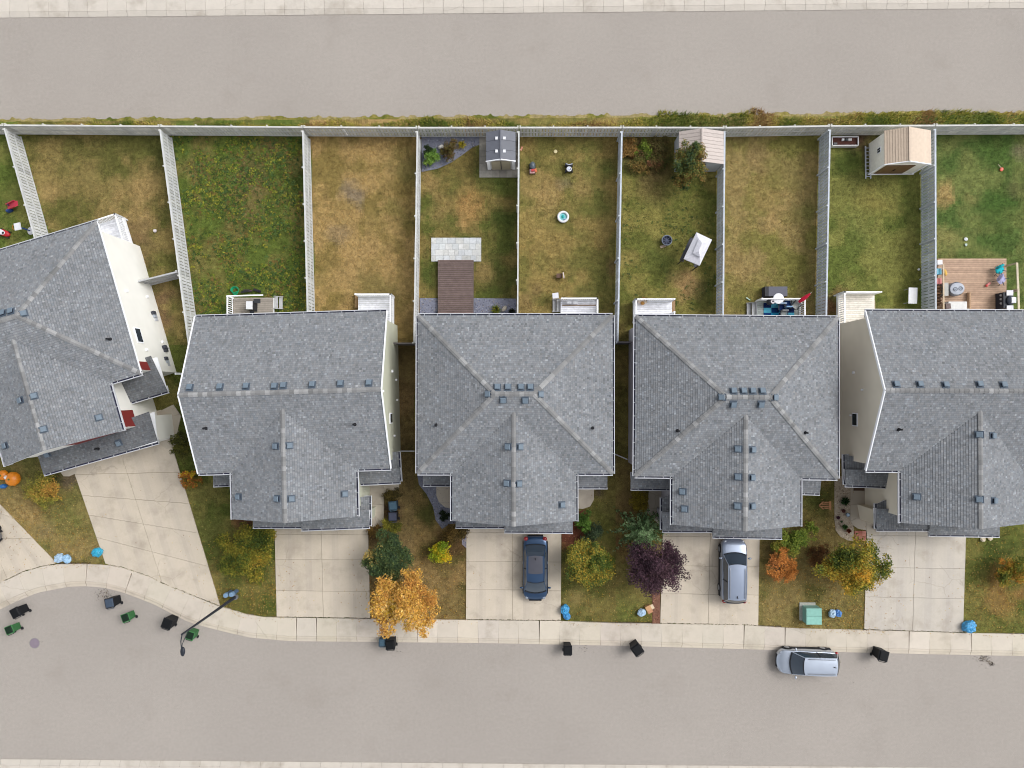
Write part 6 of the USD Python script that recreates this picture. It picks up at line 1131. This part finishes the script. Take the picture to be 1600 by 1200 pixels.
plant('shrub', 'wide green and yellow shrub under the right front corner of the silver car house', 'shrub', [(1238, 846, 17, 1.0, .7), (1225, 852, 12, .8, .6), (1256, 842, 14, 1.0, .6), (1268, 826, 10, .8, .5)], 2300, .075, [(66, 88, 30), (96, 118, 40), (128, 138, 50), (92, 112, 40), (150, 142, 56)], 26)
plant('shrub', 'reddish brown thin shrub left of the large yellowing tree', 'shrub', [(1281, 862, 11, .8, .5), (1276, 874, 10, .7, .5)], 800, .065, [(70, 54, 32), (104, 74, 42), (128, 84, 48), (86, 88, 36)], 27, shell=.3)
plant('tree', 'large yellowing green tree leaning over the rightmost driveway', 'tree', [(1320, 890, 26, 2.6, 1.2), (1345, 880, 24, 3.0, 1.2), (1356, 896, 20, 2.6, 1.0), (1335, 905, 22, 2.4, 1.0), (1360, 868, 14, 2.8, .9), (1378, 884, 13, 2.4, .8), (1385, 896, 10, 2.2, .7), (1318, 868, 15, 2.6, .9), (1300, 890, 14, 2.0, .8), (1360, 908, 13, 2.0, .8)], 6000, .085, [(62, 76, 26), (92, 104, 36), (122, 124, 42), (150, 136, 48), (186, 152, 52), (104, 110, 44), (206, 158, 54)], 28, .13, shell=.3)
plant('shrub', 'big loose yellow-green shrub left of the empty driveway by the lamp', 'shrub', [(392, 850, 24, 1.4, .9), (370, 862, 20, 1.2, .8), (412, 838, 18, 1.2, .8), (385, 880, 20, 1.1, .7), (360, 882, 16, 1.0, .6), (408, 868, 14, 1.2, .7), (352, 848, 12, .9, .6), (400, 902, 10, .7, .4)], 5200, .085, [(62, 76, 26), (92, 100, 32), (124, 120, 40), (150, 132, 46), (96, 108, 38), (170, 140, 48)], 29, .08, shell=.3)
plant('shrub', 'open yellow-green shrub on the leftmost front lawn near the pumpkins', 'shrub', [(62, 756, 16, 1.3, .8), (52, 768, 12, 1.1, .7), (76, 762, 12, 1.2, .6), (66, 778, 13, 1.0, .6), (80, 776, 9, .9, .5)], 1900, .075, [(96, 96, 42), (128, 126, 54), (158, 146, 60), (176, 134, 62)], 30, shell=.3)
plant('shrub', 'dark green shrub in the corner between slanting driveway and gable roof', 'shrub', [(281, 688, 12, 1.0, .7), (276, 698, 11, .9, .6), (284, 706, 9, .7, .5)], 1300, .07, [(56, 58, 24), (84, 84, 32), (112, 106, 40)], 31)
plant('shrub', 'little yellow and orange bush on the right edge of the slanting driveway', 'shrub', [(292, 746, 9, .7, .4), (300, 754, 8, .6, .4), (290, 757, 7, .5, .3), (310, 750, 6, .4, .3)], 1000, .07, [(188, 170, 36), (206, 176, 44), (186, 112, 44), (160, 92, 40), (110, 108, 40)], 32, cluster=1.2)
plant('shrub', 'orange and green bush cut by the right picture edge', 'shrub', [(1592, 884, 16, 1.2, .8), (1578, 892, 12, 1.0, .6), (1600, 900, 14, 1.0, .7), (1570, 905, 10, .8, .5)], 1900, .075, [(74, 84, 28), (104, 112, 38), (150, 130, 44), (186, 124, 50)], 33, shell=.3)
plant('tree', 'bushy tree with green and rusty leaves covering the beige shed corner', 'tree', [(1082, 240, 16, 2.4, 1.0), (1072, 258, 17, 2.0, .9), (1086, 262, 15, 2.0, .9), (1068, 274, 12, 1.6, .8), (1064, 244, 11, 1.8, .8), (1088, 230, 9, 2.6, .7), (1070, 288, 8, 1.2, .6)], 3000, .085, [(50, 68, 38), (78, 92, 46), (104, 108, 50), (130, 116, 54), (150, 110, 60), (92, 90, 46)], 34, .09, shell=.3)
for k, (px, py, rp, pal, lab) in enumerate([(984, 232, 13, [(118, 88, 46), (146, 112, 58), (96, 82, 44)], 'straw-brown dead plants at the left of the vegetable patch'), (1010, 232, 13, [(76, 92, 34), (112, 130, 42), (92, 84, 44)], 'green leafy plants at the top of the vegetable patch'), (1000, 254, 14, [(96, 74, 44), (80, 88, 38), (130, 104, 54)], 'mixed withered plants in the middle of the vegetable patch'), (1028, 250, 14, [(76, 84, 36), (100, 88, 46), (122, 84, 56)], 'dark tangled plants at the right of the vegetable patch'), (1030, 226, 12, [(98, 80, 46), (84, 84, 40)], 'brown low plants behind the vegetable patch')]):
    plant('vegetable_plants', lab, 'plants', [(px, py, rp, .35, .35), (px + 6, py + 6, rp * .6, .3, .3), (px - 7, py + 4, rp * .5, .35, .3)], 750, .085, pal, 40 + k, .03, shell=.2)
plant('shrub', 'dark round shrub in the fence corner of the gravel bed', 'shrub', [(668, 235, 7, .6, .5)], 500, .06, [(26, 40, 18), (46, 62, 28)], 50)
plant('shrub', 'fresh green shrub in the gravel corner bed', 'shrub', [(674, 243, 10, .6, .5), (670, 250, 7, .5, .4)], 900, .065, [(84, 116, 44), (116, 146, 60), (140, 160, 80)], 51)
plant('shrub', 'reddish brown upright shrub in the gravel corner bed', 'shrub', [(705, 230, 8, .9, .7), (700, 240, 8, .7, .5), (709, 222, 5, 1.0, .5), (694, 237, 6, .5, .4)], 900, .06, [(92, 84, 40), (110, 80, 50), (86, 94, 44), (128, 96, 60)], 52, shell=.2)
def tuft(label, px, py, r_, pal, seed, n=90):
    r = np.random.default_rng(seed); w = at(px, py, .2); t = thing('ornamental_grass', label, 'grass plant', (w[0], w[1], .08)); PLt = lin(np.array(pal)) / KX
    for k in range(0, n, 30):
        m = MB()
        for i in range(30):
            a = r.random() * 6.283; L_ = r_ * r.uniform(.5, 1.15); h_ = .35 * r.uniform(.5, 1.2); d = np.array([math.cos(a), math.sin(a), 0]); s = np.array([-d[1], d[0], 0]) * .022
            p0, p1, p2 = d * .03, d * L_ * .55 + [0, 0, h_], d * L_ + [0, 0, h_ * .75]; m.raw([p0 - s, p0 + s, p1 + s, p1 - s, p2], [[0, 1, 2], [0, 2, 3], [3, 2, 4]], PLt[r.integers(len(PLt))] * r.uniform(.8, 1.2))
        put('leaf_tuft', m, 'leafy', t, tint=True)
tuft('yellow spiky grass plant at the right of the gravel corner bed', 722, 227, .36, [(196, 176, 50), (206, 190, 70), (150, 140, 40)], 60); tuft('yellow-green spiky grass plant in the gravel strip behind the house', 775, 484, .42, [(120, 130, 40), (164, 154, 54), (96, 112, 34)], 61); tuft('dark grass plant in the gravel strip next to the oval rock', 800, 487, .28, [(44, 50, 24), (30, 36, 18)], 62)
tuft('deep green yucca-like plant in the pebble bed', 1320, 783, .36, [(34, 66, 24), (58, 92, 40), (26, 46, 18)], 63, 150); tuft('small green plant at the lower end of the pebble bed', 1319.5, 823, .22, [(50, 90, 40), (90, 128, 60)], 64); tuft('small rust-red plant at the lower end of the pebble bed', 1325, 829, .2, [(126, 62, 44), (146, 80, 56)], 65)

ZONE = shapely.union_all(NOGRASS).buffer(0); shapely.prepare(ZONE)
def on_lawn(x, y, pad=.0):
    return shapely.contains_xy(lawn_zone, x, y) & ~shapely.contains_xy(ZONE, x, y)
# grass blades over every lawn, in the colour of the ground they grow on
N = 330000; gxx, gyy_ = rng.uniform(-41, 41, N), rng.uniform(at(0, 1000)[1], at(0, 199)[1], N); ok = on_lawn(gxx, gyy_); gxx, gyy_ = gxx[ok], gyy_[ok]; rid = region_id(gxx, gyy_)
C = lawn_colour(gxx, gyy_, rid) * rng.uniform(.55, 1.75, len(gxx))[:, None] * np.array([1.06, 1.0, .92])
a = rng.random(len(gxx)) * 6.283; hgt = rng.uniform(.05, .11, len(gxx)) * np.where(rid == 2, 1.6, 1); wd_ = rng.uniform(.012, .03, len(gxx)); ln = rng.uniform(.05, .13, len(gxx))
ca, sa = np.cos(a), np.sin(a); z0 = np.full(len(gxx), .045)
V = np.stack([np.stack([gxx - sa * wd_, gyy_ + ca * wd_, z0], 1), np.stack([gxx + sa * wd_, gyy_ - ca * wd_, z0], 1), np.stack([gxx + ca * ln, gyy_ + sa * ln, z0 + hgt], 1)], 1).reshape(-1, 3)
m = MB(); m.raw(V, np.arange(len(V)).reshape(-1, 3)); m.c = [C]; top('grass', m, 'leafy', 'short autumn grass blades growing on all the lawns', 'grass', (0, 0, 0), tint=True, kind='stuff')
# broad weeds of the overgrown lot
def clumps(name, label, n, xr, yr, cond, pal, size, hz, seed, cat='weeds', dens=None):
    r = np.random.default_rng(seed); x, y = r.uniform(*xr, n), r.uniform(*yr, n); k = cond(x, y)
    if dens: k &= r.random(n) < dens(x, y)
    x, y = x[k], y[k]; PLt = lin(np.array(pal)) / KX; n = len(x); V, F, Cc = [], [], []
    L = 5; xx, yy = np.repeat(x, L), np.repeat(y, L); q = len(xx); a = r.random(q) * 6.283; s = size * r.uniform(.35, 1.6, q) * np.repeat(r.uniform(.5, 1.5, n), L); zz = hz * r.uniform(.4, 1.3, q) + .05; tilt = r.uniform(-.2, .5, q)
    dx, dy = np.cos(a), np.sin(a); p0 = np.stack([xx + dx * .02, yy + dy * .02, zz], 1); tip = p0 + np.stack([dx * s, dy * s, tilt * s * .5], 1); mid = (p0 + tip) / 2; sd = np.stack([-dy, dx, np.zeros(q)], 1) * (s * .34)[:, None]
    V = np.stack([p0, mid - sd + [0, 0, .01], tip, mid + sd + [0, 0, .01]], 1).reshape(-1, 3); F = np.arange(q)[:, None] * 4 + np.array([0, 1, 2, 3])
    cc = np.repeat(r.integers(0, len(PLt), n), L); Cc = PLt[cc] * r.uniform(.75, 1.3, q)[:, None]
    m = MB(); m.raw(V, F); m.c = [np.vstack([Cc, Cc])]; top(name, m, 'leafy', label, cat, tint=True, kind='stuff')
xa, xb = at(258, 0)[0], at(482, 0)[0]
def yard2(x, y): return on_lawn(x, y) & (region_id(x, y) == 2)
fld = lambda x, y: np.clip((meshkit.fbm(np.stack([x, y, x * 0], -1) * .55 + 5, 3, 31) - .38) * 4, .05, 1)
clumps('weeds', 'broad-leaved green and yellow weeds covering the overgrown lot', 9000, (xa, xb), (at(0, 495)[1], at(0, 208)[1]), yard2, [(108, 130, 46), (134, 146, 50), (164, 160, 58), (84, 110, 56), (110, 132, 64), (136, 112, 58), (76, 98, 36), (64, 88, 40)], .105, .05, 5, dens=lambda x, y: np.clip(fld(x, y) * 1.2 - .05, .10, 1))
def yard6(x, y): return on_lawn(x, y) & (region_id(x, y) == 6)
clumps('clover_patches', 'low clover and dandelion leaves in the gazebo lawn', 800, (at(968, 0)[0], at(1125, 0)[0]), (at(0, 490)[1], at(0, 280)[1]), yard6, [(70, 92, 44), (92, 110, 52), (150, 140, 80)], .07, .05, 6, 'clover', dens=fld)
# verge of tall weeds between the lane and the back fences
r = np.random.default_rng(8); n = 42000; x = r.uniform(-40, 40, n); yb_ = np.interp(x, bfw[:, 0], bfw[:, 1]); wide = at(0, 188)[1] - yb_; wv = np.clip(.55 + .75 * (meshkit.fbm(np.stack([x * .35, x * 0, x * 0], -1), 3, 3) - .3) + .25 * (x > 10), .4, 1.25)
y = yb_ + .10 + r.random(n) ** 1.1 * wide * wv; a = r.random(n) * 6.283; tall = .10 + .30 * r.random(n) * wv; ln = .05 + .22 * r.random(n); w_ = r.uniform(.012, .04, n); hue = meshkit.fbm(np.stack([x * .5, y * .5, x * 0], -1), 3, 14)
PLv = lin(np.array([(90, 106, 40), (132, 136, 52), (166, 156, 70), (186, 166, 96), (140, 108, 68)])) / KX * 1.35; i0 = np.clip(((hue - .25) * 2 * 5 + r.normal(0, .8, n)).astype(int), 0, 4); Cv = PLv[i0] * r.uniform(.7, 1.35, n)[:, None]
V = np.stack([np.stack([x - np.sin(a) * w_, y + np.cos(a) * w_, 0 * x], 1), np.stack([x + np.sin(a) * w_, y - np.cos(a) * w_, 0 * x], 1), np.stack([x + np.cos(a) * ln, y + np.sin(a) * ln, tall], 1)], 1).reshape(-1, 3)
m = MB(); m.raw(V, np.arange(3 * n).reshape(-1, 3)); m.c = [Cv]; top('verge_weeds', m, 'leafy', 'strip of tall yellow-green weeds along the lane behind the fences', 'weeds', (0, 0, 0), tint=True, kind='stuff')
xs_ = np.arange(-45, 45, .09); ys0 = np.interp(xs_, bfw[:, 0], bfw[:, 1]) - .3; e_ = meshkit.fbm(np.stack([xs_ * 2.4, xs_ * 0, xs_ * 0 + 3], -1), 5, 4); ye = at(0, 188)[1] + .03 + .48 * np.clip(e_ - .35, 0, 1)
G = np.stack([np.stack([xs_, ys0 * (1 - q) + ye * q, np.full(len(xs_), .014 - .030 * (1 - q) * 0)], -1) for q in np.linspace(0, 1, 9)], 0); b = MB(); b.grid(G)
fc = b.f[0]; ctr = b.v[0][fc].mean(1); hue_ = meshkit.fbm(np.stack([ctr[:, 0] * .9, ctr[:, 1] * 2, ctr[:, 0] * 0], -1), 4, 17); pv = lin(np.array([(96, 104, 44), (126, 124, 58), (150, 138, 74), (168, 152, 104)])) / KX; q_ = np.clip((hue_ - .3) * 2.5 + .35 * (ctr[:, 1] > at(0, 190.5)[1]), 0, .999) * 3; i_ = q_.astype(int); fr_ = (q_ - i_)[:, None]; b.c = [pv[i_] * (1 - fr_) + pv[np.minimum(i_ + 1, 3)] * fr_]
top('verge', b, 'lawn_ground', 'grassy verge between the lane and the back fences', 'verge', (0, 0, 0), tint=True, kind='structure')
# fallen leaves on the front lawns and the kerb edge
r = np.random.default_rng(9); x, y = r.uniform(-40, 40, 70000), r.uniform(at(0, 1003)[1], at(0, 740)[1], 70000)
hot = np.zeros(len(x))
for (px, py, rp, wgt) in [(45, 830, 45, 1.0), (110, 865, 30, .8), (370, 945, 35, .8), (428, 920, 26, 1.2), (625, 945, 46, 1.0), (700, 930, 30, .4), (1330, 950, 40, .9), (1290, 880, 40, .5), (1560, 920, 40, 1.3), (1190, 940, 14, .5), (935, 945, 40, .4), (1012, 950, 16, .5), (1225, 895, 24, .8), (320, 860, 20, .4), (1380, 900, 30, .25), (583, 930, 14, .8), (1330, 975, 30, .6)]:
    q = at(px, py); hot += wgt * np.exp(-((x - q[0]) ** 2 + (y - q[1]) ** 2) / (2 * (rp / 21) ** 2))
k = shapely.contains_xy(lawn_zone.buffer(.3), x, y) & ~shapely.contains_xy(shapely.union_all([z for h_ in (H1, H2, H3, H4, H5) for z in h_.zones]).buffer(.3), x, y) & (r.random(len(x)) < np.clip(hot * .70 + .015, 0, 1)); x, y = x[k], y[k]; n = len(x)
hard = shapely.contains_xy(ZONE, x, y); k = ~hard | (r.random(n) < .18); x, y, hard = x[k], y[k], hard[k]; n = len(x); a = r.random(n) * 6.283; s = r.uniform(.022, .052, n); z = np.where(hard, .135, .125) + r.random(n) * .012
dx, dy = np.cos(a) * s, np.sin(a) * s; V = np.stack([np.stack([x - dx, y - dy, z], 1), np.stack([x + dy * .6, y - dx * .6, z + .012], 1), np.stack([x + dx, y + dy, z], 1), np.stack([x - dy * .6, y + dx * .6, z + .012], 1)], 1).reshape(-1, 3)
PLf = lin(np.array([(206, 168, 84), (190, 140, 60), (222, 190, 120), (160, 110, 58), (196, 160, 50), (140, 96, 56)])) / KX; Cf = PLf[r.integers(0, 6, n)] * r.uniform(.8, 1.2, n)[:, None]
m = MB(); m.raw(V, np.arange(n)[:, None] * 4 + np.array([0, 1, 2, 3])); m.c = [np.vstack([Cf, Cf])]; top('fallen_leaves', m, 'leafy', 'fallen yellow and brown leaves scattered on the front lawns', 'leaves', (0, 0, 0), tint=True, kind='stuff')

# weeds and dirt in the joint between driveways and sidewalk, and small debris by the kerb
r = np.random.default_rng(12); m = MB()
for (xa_, xb_) in ((172, 340), (434, 578), (730, 876), (1032, 1183), (1350, 1503), (8, 88)):
    for k in range(150):
        px = r.uniform(xa_, xb_); py = np.interp(px, [b_[0] for b_ in BACK[2:]], [b_[1] for b_ in BACK[2:]]); w = at(px, py + r.normal(0, .35), .12); l_ = r.uniform(.02, .10) * (1 if r.random() < .8 else 1.8); a = r.random() * 6.28
        c = lin(np.array([(96, 82, 62), (74, 66, 50), (104, 108, 52), (80, 92, 44)][r.integers(4)])) / KX; d = np.array([math.cos(a) * l_, math.sin(a) * l_ * .4, 0])
        m.raw([w - d + [0, 0, .006], w + [-.3 * d[1], .02, .012], w + d + [0, 0, .006], w + [0, -.02, .012]], [[0, 1, 2], [0, 2, 3]], c)
for (px, py, rp, n_) in ((163, 929, 14, 130), (1536, 1029, 12, 120), (1548, 1037, 6, 50), (620, 1018, 10, 24), (913, 1014, 8, 16), (960, 1000, 40, 20), (1330, 1030, 60, 20), (64, 1003, 3, 6)):
    for k in range(n_):
        w = at(px + r.normal(0, rp * .5), py + r.normal(0, rp * .35), .01); s = r.uniform(.015, .05); a = r.random() * 6.28; d = np.array([math.cos(a) * s, math.sin(a) * s, 0]); e_ = np.array([-d[1], d[0], 0]) * .6
        c = lin(np.array([(70, 62, 54), (96, 84, 70), (54, 50, 48), (130, 112, 84)][r.integers(4)])) / KX; m.raw([w - d + [0, 0, .008], w - e_ + [0, 0, .014], w + d + [0, 0, .008], w + e_ + [0, 0, .014]], [[0, 1, 2], [0, 2, 3]], c)
top('kerb_debris', m, 'leafy', 'dark weeds and crumbs in the pavement joints and gutter', 'debris', (0, 0, 0), tint=True, kind='stuff')
# repeats of one kind carry one group
GROUPS = {'fence': 'board fences around the back yards', 'semi_detached_house': 'grey-roofed houses along the street', 'deck': 'back decks behind the houses', 'garden_shed': 'sheds along the back fence', 'parked_car': 'parked cars', 'wheelie_bin': 'wheelie bins put out for collection', 'rubbish_bag': 'rubbish bags put out on the grass', 'tree': 'trees in the yards', 'shrub': 'shrubs and bushes in the yards', 'stool': 'white stools on the white deck', 'rock': 'decorative rocks', 'patio_chair': 'chairs on the blue patio', 'camp_chair': 'camp chairs on the cedar deck', 'flower_pot': 'flower pots at the entry path', 'inflatable_pumpkin': 'inflatable pumpkins', 'inflatable': 'inflatable figures by the pumpkins', 'utility_pedestal': 'utility pedestals by the street lamp', 'utility_meter': 'meters on the end walls', 'ornamental_grass': 'grass plants in the beds', 'vegetable_plants': 'plants of the vegetable patch', 'log_pile': 'firewood stacks by the divider', 'downspout': 'downspouts across the side strips', 'grill': 'grills on the decks'}
for pr in stage.GetPrimAtPath('/World').GetChildren():
    g = GROUPS.get(re.sub(r'_\d{3}$', '', pr.GetName()))
    if g and pr.GetCustomDataByKey('category') and not pr.GetCustomDataByKey('kind'): pr.SetCustomDataByKey('group', g)
